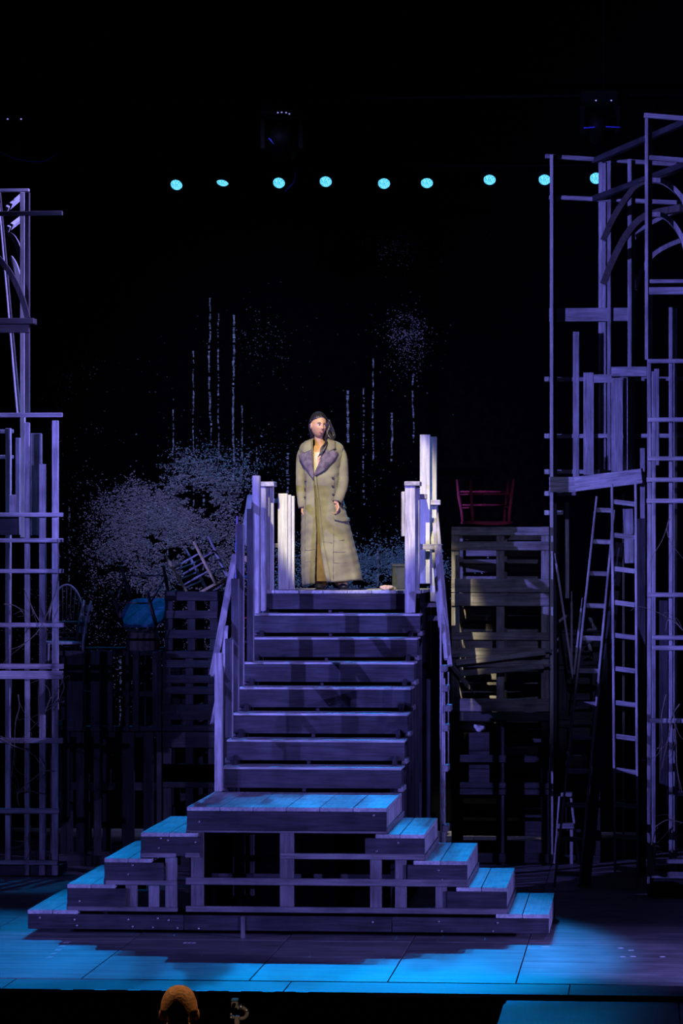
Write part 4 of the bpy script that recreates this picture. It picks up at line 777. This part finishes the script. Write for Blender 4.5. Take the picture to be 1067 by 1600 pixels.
# ================================================================== PEOPLE
def merge(parts):
    V, Fc = [], []
    for v, f in parts: o_ = len(V); V += list(v); Fc += [tuple(i + o_ for i in q) for q in f]
    return V, Fc
def ellipsoid(c, r, n=12, Mr=None):
    V, Fc = [], []
    for i in range(n + 1):
        th = PI * i / n
        for j in range(2 * n):
            q = PI * j / n; p = Vector((r[0] * math.sin(th) * math.cos(q), r[1] * math.sin(th) * math.sin(q), r[2] * math.cos(th)))
            if Mr is not None: p = Mr @ p
            V.append(p + Vector(c))
    for i in range(n):
        for j in range(2 * n): j2 = (j + 1) % (2 * n); Fc.append((i * 2 * n + j, (i + 1) * 2 * n + j, (i + 1) * 2 * n + j2, i * 2 * n + j2))
    return V, Fc
def head_shape(n=48):
    """face looks along -y, origin at head centre, metres"""
    V, Fc = [], []; g = lambda a, s: math.exp(-(a / s) ** 2)
    for i in range(n + 1):
        th = PI * i / n
        for j in range(2 * n):
            q = PI * j / n; X_, Y_, Z_ = math.sin(th) * math.cos(q), -math.sin(th) * math.sin(q), math.cos(th)
            f = max(0.0, -Y_)                       # frontness
            x, y, z = 0.073 * X_, 0.094 * Y_, 0.115 * Z_
            if Z_ < 0: k = 1 - 0.30 * (-Z_) ** 1.6; x *= k
            if Z_ < 0 and Y_ > 0: y *= 1 - 0.35 * (-Z_)
            if Z_ < -0.1 and Y_ < 0: y *= 1 + 0.10 * min(1, -Z_)
            y -= f * (0.026 * g(X_, 0.15) * g(Z_ + 0.20, 0.10) + 0.012 * g(X_, 0.11) * g(Z_ - 0.02, 0.2))      # nose
            y += f * 0.011 * (g(X_ - 0.40, 0.17) + g(X_ + 0.40, 0.17)) * g(Z_ - 0.07, 0.10)              # sockets
            y -= f * 0.004 * g(Z_ - 0.24, 0.08) * g(X_, 0.5)                                             # brow
            y -= f * 0.007 * g(X_, 0.26) * (g(Z_ + 0.46, 0.05) + g(Z_ + 0.57, 0.05))                     # lips
            y -= f * 0.008 * g(X_, 0.25) * g(Z_ + 0.82, 0.14)                                            # chin
            y -= f * 0.005 * (g(X_ - 0.55, 0.2) + g(X_ + 0.55, 0.2)) * g(Z_ + 0.15, 0.18)                # cheeks
            V.append(Vector((x, y, z)))
    for i in range(n):
        for j in range(2 * n): j2 = (j + 1) % (2 * n); Fc.append((i * 2 * n + j, (i + 1) * 2 * n + j, (i + 1) * 2 * n + j2, i * 2 * n + j2))
    # ears
    for s in (-1, 1):
        e = ellipsoid((s * 0.074, 0.006, -0.006), (0.009, 0.020, 0.032), 8, Matrix.Rotation(s * 0.35, 3, 'Z')); V, Fc = merge([(V, Fc), e])
    return V, Fc
def fuse(V, Fc, vox, smooth_it=4):
    me = pymesh('body_src', V, Fc); o = bpy.data.objects.new('body_src', me); COL.objects.link(o)
    md = o.modifiers.new('r', 'REMESH'); md.mode = 'VOXEL'; md.voxel_size = vox; md.adaptivity = 0
    ms = o.modifiers.new('s', 'SMOOTH'); ms.iterations = smooth_it; ms.factor = 0.5
    dg = bpy.context.evaluated_depsgraph_get(); out = bpy.data.meshes.new_from_object(o.evaluated_get(dg)); bpy.data.objects.remove(o); bpy.data.meshes.remove(me)
    for p in out.polygons: p.use_smooth = True
    return out
def hand_parts(Wm, s=1, curl=0.9):
    """hand in a frame: fingers along -z, palm facing -y, thumb at s*x"""
    parts = []; ell = ellipsoid((0, 0, -0.045), (0.038, 0.015, 0.050), 10); parts.append(([Wm @ Vector(v) for v in ell[0]], ell[1]))
    parts.append((lambda d: ([Wm @ v for v in d[0]], d[1]))(tube_data([(0, 0, 0.03), (0, 0, -0.02)], [0.026, 0.027], 10)))
    for k, (x, L) in enumerate(((0.028, 0.070), (0.0095, 0.080), (-0.0095, 0.075), (-0.027, 0.060))):
        x *= s; p = Vector((x, 0, -0.080)); pts = [Vector((x * 0.8, 0, -0.05)), p.copy()]; a = 0.0
        for seg, fr in enumerate((0.45, 0.32, 0.23)):
            a += curl * (0.55 if seg == 0 else 0.75); p = p + Vector((0, -math.sin(a), -math.cos(a))) * L * fr; pts.append(p.copy())
        d = tube_data(pts, [0.0085, 0.0085, 0.008, 0.0075, 0.006], 8); parts.append(([Wm @ v for v in d[0]], d[1]))
    th = [Vector((s * 0.024, -0.004, -0.025)), Vector((s * 0.045, -0.012, -0.050)), Vector((s * 0.044, -0.026, -0.075)), Vector((s * 0.036, -0.034, -0.092))]
    d = tube_data(th, [0.012, 0.0105, 0.009, 0.007], 8); parts.append(([Wm @ v for v in d[0]], d[1])); return parts

M['skin'] = plain('warm_skin', (0.36, 0.20, 0.092), 0.5, spec=0.3, noise=0.08, scale=30)
M['lip'] = plain('rose_lip', (0.30, 0.125, 0.085), 0.45, noise=0.1); M['eyew'] = plain('eye_white', (0.7, 0.68, 0.65), 0.25, noise=0.05); M['iris'] = plain('dark_iris', (0.02, 0.012, 0.01), 0.2, noise=0.2)
M['hair'] = plain('black_hair', (0.012, 0.010, 0.010), 0.38, spec=0.5, noise=0.5, scale=60, bump=0.3)
M['coat'] = plain('olive_drab_wool', (0.168, 0.158, 0.078), 0.9, spec=0.1, scale=6, col2=(0.108, 0.098, 0.056), bump=0.15)
M['lapel'] = plain('worn_purple_grey_lapel', (0.105, 0.085, 0.09), 0.85, spec=0.1, scale=22, col2=(0.05, 0.038, 0.045), bump=0.1)
M['dress'] = plain('brown_skirt_cloth', (0.17, 0.11, 0.058), 0.9, spec=0.1, noise=0.4, scale=9); M['blouse'] = plain('cream_blouse', (0.42, 0.37, 0.24), 0.85, noise=0.15, scale=20); M['boot'] = plain('black_leather_boot', (0.012, 0.011, 0.011), 0.45, noise=0.3)
M['button'] = plain('dark_horn_button', (0.02, 0.018, 0.016), 0.4, noise=0.3)

yP = yt + 0.30
S = (P(517, 921, yP) - CAM).dot(FW) / F
root = P(517, 921, yP); root.z = zt
def LP(u, v, dy=0.0): return Vector((root.x + (u - 517) * S, yP + dy, zt + (921 - v) * S))
pr = thing('person', 'person with long dark hair standing on the landing in a long open olive greatcoat', 'person', root)
# --- body: one fused surface
parts = []
def tub(pts, rad, seg=14): parts.append(tube_data(pts, rad, seg))
HC = LP(498, 664.5, -0.02)
HM = T(*HC) @ Rz(27) @ Rx(3) @ Ry(3) @ Matrix.Scale(0.99, 4)
hv, hf = head_shape(); parts.append(([HM @ v for v in hv], hf))
tub([LP(501, 700, 0.03), LP(500, 690, 0.02), LP(499, 680, 0.01), LP(499, 670, 0.01)], [0.062, 0.052, 0.050, 0.05])
tub(bez([LP(514, 830, 0.0), LP(512, 800, 0.0), LP(506, 770, 0.0), LP(503, 735, 0.0), LP(502, 710, 0.015), LP(501, 700, 0.02)], 3), [0.13, 0.14, 0.15, 0.15, 0.14, 0.13, 0.12, 0.12, 0.13, 0.135, 0.135, 0.13, 0.12, 0.10, 0.08, 0.06])
parts.append(ellipsoid(LP(503, 722, 0.0), (0.155, 0.115, 0.16), 14)); parts.append(ellipsoid(LP(502, 704, 0.02), (0.19, 0.07, 0.055), 12))
for s, pts in ((-1, [LP(478, 701, 0.02), LP(472, 735, 0.0), LP(471, 762, -0.02), LP(474, 788, -0.05)]), (1, [LP(528, 701, 0.02), LP(535, 738, 0.0), LP(536, 760, -0.03), LP(528, 783, -0.13)])): tub(bez(pts, 4), [0.046 - 0.0017 * i for i in range(13)], 10)
for u0, u1 in ((506, 503), (528, 533)): tub(bez([LP(u0 + 4, 825, 0.0), LP(u0, 865, -0.01), LP(u1, 905, 0.0), LP(u1, 915, 0.0)], 4), [0.085 - 0.003 * i for i in range(13)], 12)
WL = T(*LP(474.5, 790, -0.058)) @ Ry(-4) @ Rx(6) @ Rz(62); WR = T(*LP(527.5, 783, -0.138)) @ Ry(2) @ Rx(10) @ Rz(-40)
parts += hand_parts(WL, -1, 0.85); parts += hand_parts(WR, 1, 1.1)
V, Fc = merge(parts)
body = link('body', fuse(V, Fc, 0.0042, 3), M['skin'], pr)
hp = lambda x, y, z: HM @ Vector((x, y, z))
for s in (-1, 1):
    ev, ef = ellipsoid((0, 0, 0), (0.0135, 0.008, 0.0072), 10); e = link('eye', pymesh('eye', ev, ef), M['eyew'], pr, HM @ T(s * 0.030, -0.0805, 0.008), True)
    iv, if_ = ellipsoid((0, 0, 0), (0.0062, 0.004, 0.0066), 8); link('iris', pymesh('iris', iv, if_), M['iris'], e, HM @ T(s * 0.030 + 0.0025, -0.0865, 0.0085), True)
    tube('eyelid', bez([hp(s * 0.015, -0.0865, 0.008), hp(s * 0.030, -0.0895, 0.0155), hp(s * 0.046, -0.081, 0.009)], 4), 0.0022, M['iris'], pr, 6)
    tube('eyebrow', bez([hp(s * 0.013, -0.0945, 0.0245), hp(s * 0.032, -0.0925, 0.031), hp(s * 0.051, -0.080, 0.0265)], 4), [0.002, 0.0026, 0.0028, 0.0028, 0.0026, 0.0024, 0.002, 0.0015, 0.001], M['hair'], pr, 6)
tube('upper_lip', bez([hp(-0.023, -0.084, -0.053), hp(-0.007, -0.0985, -0.049), hp(0, -0.0985, -0.0505), hp(0.007, -0.0985, -0.049), hp(0.023, -0.084, -0.053)], 4), [0.001 + 0.0045 * math.sin(PI * i / 16) for i in range(17)], M['lip'], pr, 8)
tube('lower_lip', bez([hp(-0.021, -0.084, -0.056), hp(-0.008, -0.0975, -0.0605), hp(0.008, -0.0975, -0.0605), hp(0.021, -0.084, -0.056)], 5), [0.001 + 0.0055 * math.sin(PI * i / 15) for i in range(16)], M['lip'], pr, 8)
# --- hair
n = 64; V, Fc = [], []
for i in range(n + 1):
    th = PI * i / n
    for j in range(2 * n):
        q = PI * j / n; X_, Y_, Z_ = math.sin(th) * math.cos(q), -math.sin(th) * math.sin(q), math.cos(th)
        wav = 1 + 0.018 * math.sin(7 * q + 4 * th) + 0.012 * math.sin(17 * q)
        x, y, z = 0.087 * X_ * wav, 0.111 * Y_ * wav + 0.016, 0.128 * Z_ * wav + 0.006
        if Z_ < 0 and Y_ > -0.2: z *= 1.12; x *= 1.0 - 0.15 * Z_ * 0
        y += 0.010 * math.exp(-(X_ / 0.12) ** 2) * max(0, -Y_) * max(0, Z_)
        zl = 0.56 - 0.06 * abs(X_) - 0.2 * abs(X_) ** 3; yl_ = -0.10 if Z_ > 0.25 else (0.20 + 0.25 * max(0, -Z_) if Z_ < 0.1 else 0.20 - 0.30 * (Z_ - 0.1) / 0.15)
        tt = min(1.0, max(0.0, (max(Z_ - zl, Y_ - yl_) + 0.05) / 0.10)); tt = tt * tt * (3 - 2 * tt); kk = 0.76 + 0.24 * tt
        V.append(HM @ Vector((x * kk, (y - 0.01) * kk + 0.01, z * kk)))
for i in range(n):
    for j in range(2 * n): j2 = (j + 1) % (2 * n); Fc.append((i * 2 * n + j, (i + 1) * 2 * n + j, (i + 1) * 2 * n + j2, i * 2 * n + j2))
hm = pymesh('hair', V, Fc); ho = link('hair', hm, M['hair'], pr, None, True)
def lock(pts, r0, nseg=5):
    for k in range(7):
        o3 = Vector((random.uniform(-1, 1), random.uniform(-1, 1), random.uniform(-0.4, 0.4))) * r0 * 0.75; ph = random.uniform(0, 6)
        strand([p + o3 * (0.75 + 0.25 * math.sin(i * 1.3 + ph)) + Vector((math.sin(i * 2.0 + ph), math.cos(i * 2.3 + ph), 0)) * r0 * 0.3 for i, p in enumerate(pts)], r0 * random.uniform(0.32, 0.5), nseg)
def strand(pts, r0, nseg=5):
    pts = bez(pts, nseg); n_ = len(pts); rad = [r0 * (0.75 + 0.35 * math.sin(PI * i / (n_ - 1)) + 0.12 * math.sin(i * 1.9)) * (1 if i < n_ * 0.8 else max(0.15, (n_ - i) / (n_ * 0.2))) for i in range(n_)]; tube('hair_lock', pts, rad, M['hair'], ho, 8)
for (pts, r0) in (([(509, 652, 0.01), (514, 664, 0.02), (513, 678, 0.0), (520, 686, -0.04), (517, 694, -0.09)], 0.024), ([(510, 660, -0.02), (511, 674, -0.02), (510, 686, -0.06), (512, 694, -0.12), (507, 704, -0.155), (503, 712, -0.165)], 0.015),
    ([(511, 655, 0.02), (518, 672, 0.04), (522, 682, 0.02), (519, 690, -0.05)], 0.020), ([(488, 652, 0.06), (485, 664, 0.085), (485, 678, 0.09), (488, 690, 0.09)], 0.024), ([(490, 650, 0.06), (486, 668, 0.09), (488, 684, 0.09), (492, 694, 0.09)], 0.03), ([(500, 650, 0.08), (500, 668, 0.10), (502, 684, 0.10), (504, 696, 0.10)], 0.035),
    ([(509, 668, -0.01), (508, 682, -0.03), (511, 690, -0.10), (505, 700, -0.14), (504, 708, -0.16), (500, 714, -0.162)], 0.010), ([(512, 662, 0.03), (513, 680, 0.06), (515, 692, 0.07)], 0.025)):
    lock([LP(*p) for p in pts], r0)
# --- coat
rows = [(684, 488, 513, .055, .065), (687, 482, 521, .065, .075), (690, 475, 529, .075, .085), (694, 469, 535, .090, .095), (700, 467, 537.5, .105, .105), (710, 468.5, 537, .125, .11), (725, 472, 534, .145, .115), (745, 475, 531, .150, .115), (765, 475, 531, .150, .12), (785, 473, 535, .160, .13), (800, 471, 541, .170, .14), (830, 470, 549, .190, .16), (860, 470, 556.5, .21, .18), (890, 471, 563.5, .23, .20), (908, 472.5, 566.5, .24, .21)]
gap = [(684, 489, 511), (690, 489.5, 511), (700, 490, 509.5), (720, 491, 503), (745, 492.5, 494.5), (760, 493, 494.5), (800, 495.2, 497), (830, 497, 500), (870, 496, 506), (908, 495, 514)]
def interp(tab, v, c): return float(np.interp(v, [r_[0] for r_ in tab], [r_[c] for r_ in tab]))
def coat_pt(v, phi, off=0.0):
    """phi: 0 front, + towards picture right"""
    uL, uR, df, db = (interp(rows, v, c) for c in (1, 2, 3, 4)); cx = (uL + uR) / 2; hw = (uR - uL) / 2 * S + off
    s_, c_ = math.sin(phi), math.cos(phi); k = max(0.0, (v - 780) / 128)
    rip = 1 + k * (0.035 * math.sin(phi * 7 + 0.6) + 0.025 * math.sin(phi * 13 + 2.0))
    e = 0.80
    x = hw * math.copysign(abs(s_) ** e, s_); y = -((df if c_ > 0 else db) + off) * math.copysign(abs(c_) ** e, c_) * rip
    p = LP(cx, v + (6 * k if s_ < 0 else -3 * k) * abs(s_)); return Vector((p.x + x, p.y + y, p.z))
def phi_of(u, v):
    uL, uR = interp(rows, v, 1), interp(rows, v, 2); t_ = (u - (uL + uR) / 2) / ((uR - uL) / 2); t_ = max(-0.999, min(0.999, t_)); return math.asin(math.copysign(abs(t_) ** (1 / 0.80), t_))
def coat_front(u, v, off=0.0): return coat_pt(v, phi_of(u, v), off)
vsamp = list(np.linspace(684, 908, 76)); na = 84; V, Fc = [], []
for v in vsamp:
    a = phi_of(interp(gap, v, 2), v); b = phi_of(interp(gap, v, 1), v) + 2 * PI
    for j in range(na + 1):
        ph = a + (b - a) * j / na; V.append(coat_pt(v, ph, 0.004 * math.sin(v * 0.5 + ph * 3) * 0.5))
for i in range(len(vsamp) - 1):
    for j in range(na): k = i * (na + 1) + j; Fc.append((k, k + na + 1, k + na + 2, k + 1))
co = link('greatcoat', pymesh('greatcoat', V, Fc), M['coat'], pr, None, True); sm = co.modifiers.new('thick', 'SOLIDIFY'); sm.thickness = 0.012; sm.offset = -1
def sleeve(pts, rad):
    pts = bez(pts, 6); n_ = len(pts); rr = [np.interp(i / (n_ - 1), np.linspace(0, 1, len(rad)), rad) * (1 + 0.03 * math.sin(i * 2.1) * (i > n_ * 0.45)) for i in range(n_)]
    V, Fc = tube_data(pts, rr, 18, False); s_ = tube_data(pts, [q - 0.008 for q in rr], 18, False); o_ = len(V); V += s_[0]; Fc += [tuple(i + o_ for i in f)[::-1] for f in s_[1]]
    e0 = (n_ - 1) * 18
    for k in range(18): k2 = (k + 1) % 18; Fc.append((e0 + k, e0 + k2, o_ + e0 + k2, o_ + e0 + k)); Fc.append((k2, k, o_ + k, o_ + k2))
    return link('sleeve', pymesh('sleeve', V, Fc), M['coat'], pr, None, True)
sleeve([LP(478, 697, 0.01), LP(472.5, 712, 0.0), LP(471, 735, -0.01), LP(471, 765, -0.03), LP(474, 793, -0.06)], [0.046, 0.056, 0.053, 0.048, 0.043])
sleeve([LP(526, 697, 0.01), LP(532.5, 712, 0.0), LP(535.5, 735, -0.02), LP(536, 758, -0.05), LP(528.5, 785, -0.14)], [0.046, 0.058, 0.055, 0.051, 0.046])
def patch(name, poly, off, mat, th=0.010, sub=3):
    """flat piece of cloth following the coat front; poly in px"""
    bm = bmesh.new(); bm.faces.new([bm.verts.new((u, v, 0)) for u, v in poly]); bmesh.ops.triangulate(bm, faces=bm.faces[:]); bmesh.ops.subdivide_edges(bm, edges=bm.edges[:], cuts=sub, use_grid_fill=True)
    for q in bm.verts:
        u, v = q.co.x, q.co.y; vv = max(684.5, min(907, v)); q.co = coat_front(u, vv, off)
    me = bpy.data.meshes.new(name); bmesh.ops.recalc_face_normals(bm, faces=bm.faces[:]); bm.to_mesh(me); bm.free(); o = link(name, me, mat, pr, None, True); so = o.modifiers.new('t', 'SOLIDIFY'); so.thickness = th; so.offset = 0; return o
patch('lapel', [(490, 701), (480, 705), (467.5, 712), (473, 722), (484, 736), (493, 749), (493.5, 738), (491.5, 720)], 0.016, M['lapel'])
patch('lapel', [(510, 698), (518, 702), (528, 707), (523, 718), (510, 734), (493, 745.5), (496, 735), (503, 718)], 0.018, M['lapel'])
patch('collar', [(489, 686), (480, 689.5), (475, 705), (479, 707.5), (490, 702.5)], 0.022, M['coat']); patch('collar', [(511, 686), (522, 689), (524, 700), (515, 706), (509.5, 699)], 0.022, M['coat'])
patch('front_flap', [(493.5, 746), (497, 744), (500, 800), (505, 860), (514, 907), (521, 907), (509, 850), (503, 790)], 0.010, M['coat'], 0.006)
patch('pocket_flap', [(523, 806), (544, 809), (544.5, 815), (534, 815), (524, 812)], 0.014, M['coat']); patch('pocket_flap', [(534, 781), (545, 783), (547, 793), (540, 794), (535, 792)], 0.014, M['coat'])
for (u, v) in ((521, 746), (521, 759), (522, 772), (479.5, 751), (479, 763), (479, 776)):
    p = coat_front(u, v, 0.008); lathe('button', [(0.011, 0), (0.011, 0.004), (0.007, 0.006)], None, M['button'], pr, 12, T(*p) @ Rx(90))
for pix in ([(524, 845), (540, 844), (552, 843)], [(524, 862), (540, 863), (556, 862)], [(524, 879), (542, 880), (559, 878)], [(479, 856), (487, 857), (495, 856)], [(479, 874), (487, 874), (495, 875)], [(502, 848), (510, 846), (522, 848)], [(524, 740), (524.5, 780), (524, 840), (524.5, 905)], [(479, 740), (479, 800), (478.5, 860), (479, 905)]):
    tube('seam', bez([coat_front(u, v, 0.001) for u, v in pix], 5), 0.0022, M['lapel'], pr, 5)
# --- blouse and skirt, boots
V, Fc = [], []; vv_ = list(np.linspace(706, 760, 14)); 
for v in vv_:
    for j in range(9): u = 491 + 16 * j / 8; p = coat_front(u, v, -0.018); V.append(p)
for i in range(len(vv_) - 1):
    for j in range(8): k = i * 9 + j; Fc.append((k, k + 9, k + 10, k + 1))
bo = link('blouse', pymesh('blouse', V, Fc), M['blouse'], pr, None, True); so = bo.modifiers.new('t', 'SOLIDIFY'); so.thickness = 0.006
V, Fc = [], []; vv_ = list(np.linspace(760, 907, 30))
for v in vv_:
    uL, uR, df, db = (interp(rows, v, c) for c in (1, 2, 3, 4))
    for j in range(48):
        q = 2 * PI * j / 48; k = (v - 760) / 147; rip = 1 + 0.05 * k * math.sin(9 * q); p = LP((uL + uR) / 2 - 4 * k, v)
        V.append(Vector((p.x + ((uR - uL) / 2 * S * (0.92 - 0.22 * k)) * math.cos(q) * rip, p.y - (df * (0.88 - 0.2 * k) if math.sin(q) > 0 else db * (0.88 - 0.2 * k)) * math.sin(q) * rip, p.z)))
for i in range(29):
    for j in range(48): j2 = (j + 1) % 48; Fc.append((i * 48 + j, (i + 1) * 48 + j, (i + 1) * 48 + j2, i * 48 + j2))
sk = link('skirt', pymesh('skirt', V, Fc), M['dress'], pr, None, True)
for u, a in ((502, 4), (534.5, -12)):
    b0 = LP(u, 921); Mb = T(b0.x, yP - 0.02, zt) @ Rz(-a)
    sv, sf = merge([ellipsoid((0, -0.08, 0.032), (0.043, 0.09, 0.03), 10), ellipsoid((0, 0.03, 0.035), (0.036, 0.06, 0.034), 10), tube_data([(0, 0.02, 0.03), (0, 0.025, 0.12), (0, 0.03, 0.2)], [0.045, 0.047, 0.053], 14)])
    sv = [Vector((v.x, v.y, max(0.004, v.z))) for v in sv]
    bt = link('boot', fuse(sv, sf, 0.006, 2), M['boot'], pr, Mb); slab_ = link('sole', boxmesh(0.075, 0.24, 0.012, 0.005), M['boot'], bt, Mb @ T(0, -0.04, 0.0065))

# --- conductor seen from behind
dC = 18.0; hc = PD(280, 1580, dC); zf = -1.598
M['skin2'] = plain('ruddy_skin', (0.55, 0.28, 0.17), 0.5, noise=0.1, scale=25); M['hair2'] = plain('short_fair_hair', (0.42, 0.24, 0.12), 0.6, noise=0.45, scale=70, bump=0.4); M['suit'] = plain('black_suit_cloth', (0.008, 0.008, 0.009), 0.85, noise=0.3)  # conductor's skin in one even ruddy tone
pc_ = thing('person', 'person with short fair hair and black clothes seen from behind below the stage edge', 'person', (hc.x, hc.y, zf))
HMc = T(*hc) @ Rz(180 + math.degrees(YAW)) @ Matrix.Diagonal((1.16, 1.10, 1.08, 1))
parts = [([HMc @ v for v in hv], hf)] + [ellipsoid(HMc @ Vector((sg * 0.082, 0.004, -0.016)), (0.012, 0.020, 0.034), 8) for sg in (-1, 1)]
q = lambda x, y, z: Vector((hc.x + x, hc.y + y, z)); hz = hc.z
parts.append(tube_data([q(0, -0.01, hz - 0.02), q(0, -0.01, hz - 0.12), q(0, -0.02, hz - 0.22)], [0.062, 0.062, 0.075], 14))
def tc_(pts, rad): parts.append(tube_data(bez(pts, 4), [float(np.interp(i / (4 * (len(pts) - 1)), np.linspace(0, 1, len(rad)), rad)) for i in range(4 * (len(pts) - 1) + 1)], 14))
tc_([q(0, -0.02, hz - 0.2), q(0, -0.02, hz - 0.3), q(0, -0.01, hz - 0.5), q(0, 0, hz - 0.75)], [0.10, 0.16, 0.155, 0.16]); parts.append(ellipsoid(q(0, -0.015, hz - 0.26), (0.21, 0.085, 0.07), 12))
for s in (-1, 1):
    tc_([q(s * 0.19, -0.01, hz - 0.27), q(s * 0.23, 0.0, hz - 0.42), q(s * 0.24, 0.05, hz - 0.55), q(s * 0.22, 0.2, hz - 0.66), q(s * 0.2, 0.3, hz - 0.66)], [0.06, 0.055, 0.048, 0.04, 0.03])
    parts += hand_parts(T(*q(s * 0.2, 0.3, hz - 0.66)) @ Rx(90), -s, 0.7)
    tc_([q(s * 0.09, 0, hz - 0.72), q(s * 0.10, 0.01, (hz - 0.75 + zf) / 2), q(s * 0.10, 0, zf + 0.1)], [0.095, 0.07, 0.045]); parts.append(ellipsoid(q(s * 0.105, 0.06, zf + 0.045), (0.05, 0.14, 0.045), 10))
V, Fc = merge(parts); link('body', fuse(V, Fc, 0.009, 3), M['skin2'], pc_)
# jacket+trousers shell
parts = []; tc_([q(0, -0.02, hz - 0.21), q(0, -0.02, hz - 0.3), q(0, -0.01, hz - 0.5), q(0, 0, hz - 0.8)], [0.115, 0.178, 0.172, 0.182]); parts.append(ellipsoid(q(0, -0.015, hz - 0.26), (0.228, 0.10, 0.085), 12))
for s in (-1, 1):
    tc_([q(s * 0.19, -0.01, hz - 0.27), q(s * 0.23, 0.0, hz - 0.42), q(s * 0.24, 0.05, hz - 0.55), q(s * 0.22, 0.2, hz - 0.66), q(s * 0.21, 0.24, hz - 0.66)], [0.075, 0.07, 0.062, 0.055, 0.05]); tc_([q(s * 0.09, 0, hz - 0.72), q(s * 0.10, 0.01, (hz - 0.75 + zf) / 2), q(s * 0.10, 0, zf + 0.06)], [0.11, 0.09, 0.075])
V, Fc = merge(parts); link('black_suit', fuse(V, Fc, 0.012, 3), M['suit'], pc_)
V, Fc = [], []; n = 28; keep = {}
for i in range(n + 1):
    th = PI * i / n
    for j in range(2 * n):
        qa = PI * j / n; X_, Y_, Z_ = math.sin(th) * math.cos(qa), -math.sin(th) * math.sin(qa), math.cos(th); V.append(HMc @ Vector((0.0775 * math.copysign(abs(X_) ** 0.86, X_), 0.098 * Y_ + 0.003, 0.119 * math.copysign(abs(Z_) ** 0.9, Z_)))); keep[i * 2 * n + j] = Z_ > 0.55 or (Y_ > 0.05 and Z_ > -0.55 + (0.50 if abs(X_) > 0.6 else 0.0))
for i in range(n):
    for j in range(2 * n):
        j2 = (j + 1) % (2 * n); f = (i * 2 * n + j, (i + 1) * 2 * n + j, (i + 1) * 2 * n + j2, i * 2 * n + j2)
        if all(keep[k] for k in f): Fc.append(f)
o = link('hair', pymesh('hair', V, Fc), M['hair2'], pc_, None, True); so = o.modifiers.new('t', 'SOLIDIFY'); so.thickness = 0.008

# --- pit camera on its stand
dG = 21.0; g = lambda u, v: PD(u, v, dG); c0 = g(366, 1568)
M['grey'] = plain('grey_camera_plastic', (0.32, 0.28, 0.25), 0.5, noise=0.3)
pcm = thing('pit_camera', 'small grey camera and clamp arm on a thin stand below the stage edge', 'camera', (c0.x, c0.y, zf))
def gb(nm, u0, v0, u1, v1, th, mt, par=None, dy=0.0): a, b = g(u0, v0), g(u1, v1); return slab(nm, a.x, b.x, a.y + dy, a.y + dy + th, b.z, a.z, M[mt], par or pcm, 2, 0.004)
cb = gb('camera_body', 361, 1562, 371, 1575, 0.06, 'grey'); M['bluelid'] = plain('blue_plastic', (0.10, 0.35, 0.62), 0.4, noise=0.2); gb('camera_top', 361, 1560.5, 372, 1564, 0.06, 'bluelid', None, -0.01)
cp = g(366, 1569.5); lathe('lens', [(0.011, 0), (0.011, 0.02), (0.008, 0.022)], None, M['blackmetal'], cb, 14, T(cp.x, cp.y - 0.002, cp.z) @ Rx(90))
tube('arm', bez([g(370, 1575), g(377, 1574), g(384, 1578), g(386, 1584), g(382, 1590), g(374, 1592)], 4), 0.012, M['grey'], pcm, 8)
for (u, v, r0) in ((376, 1573.5, 0.016), (385, 1579, 0.014), (361, 1585, 0.010), (361, 1590, 0.011)): p = g(u, v); ev, ef = ellipsoid((0, 0, 0), (r0, r0, r0), 8); link('knob', pymesh('knob', ev, ef), M['steel'], pcm, T(*p), True)
gb('clamp', 366, 1588, 374, 1601, 0.05, 'grey'); gb('clamp_jaw', 360, 1588, 366, 1592, 0.04, 'grey')
p = g(369.5, 1600); tube('stand_pole', [(p.x, p.y + 0.02, p.z), (p.x, p.y + 0.02, zf + 0.02)], 0.012, M['blackmetal'], pcm, 8)
for k in range(3): qa = 2 * PI * k / 3; tube('stand_leg', [(p.x, p.y + 0.02, zf + 0.25), (p.x + 0.3 * math.cos(qa), p.y + 0.02 + 0.3 * math.sin(qa), zf + 0.008)], 0.009, M['blackmetal'], pcm, 6)
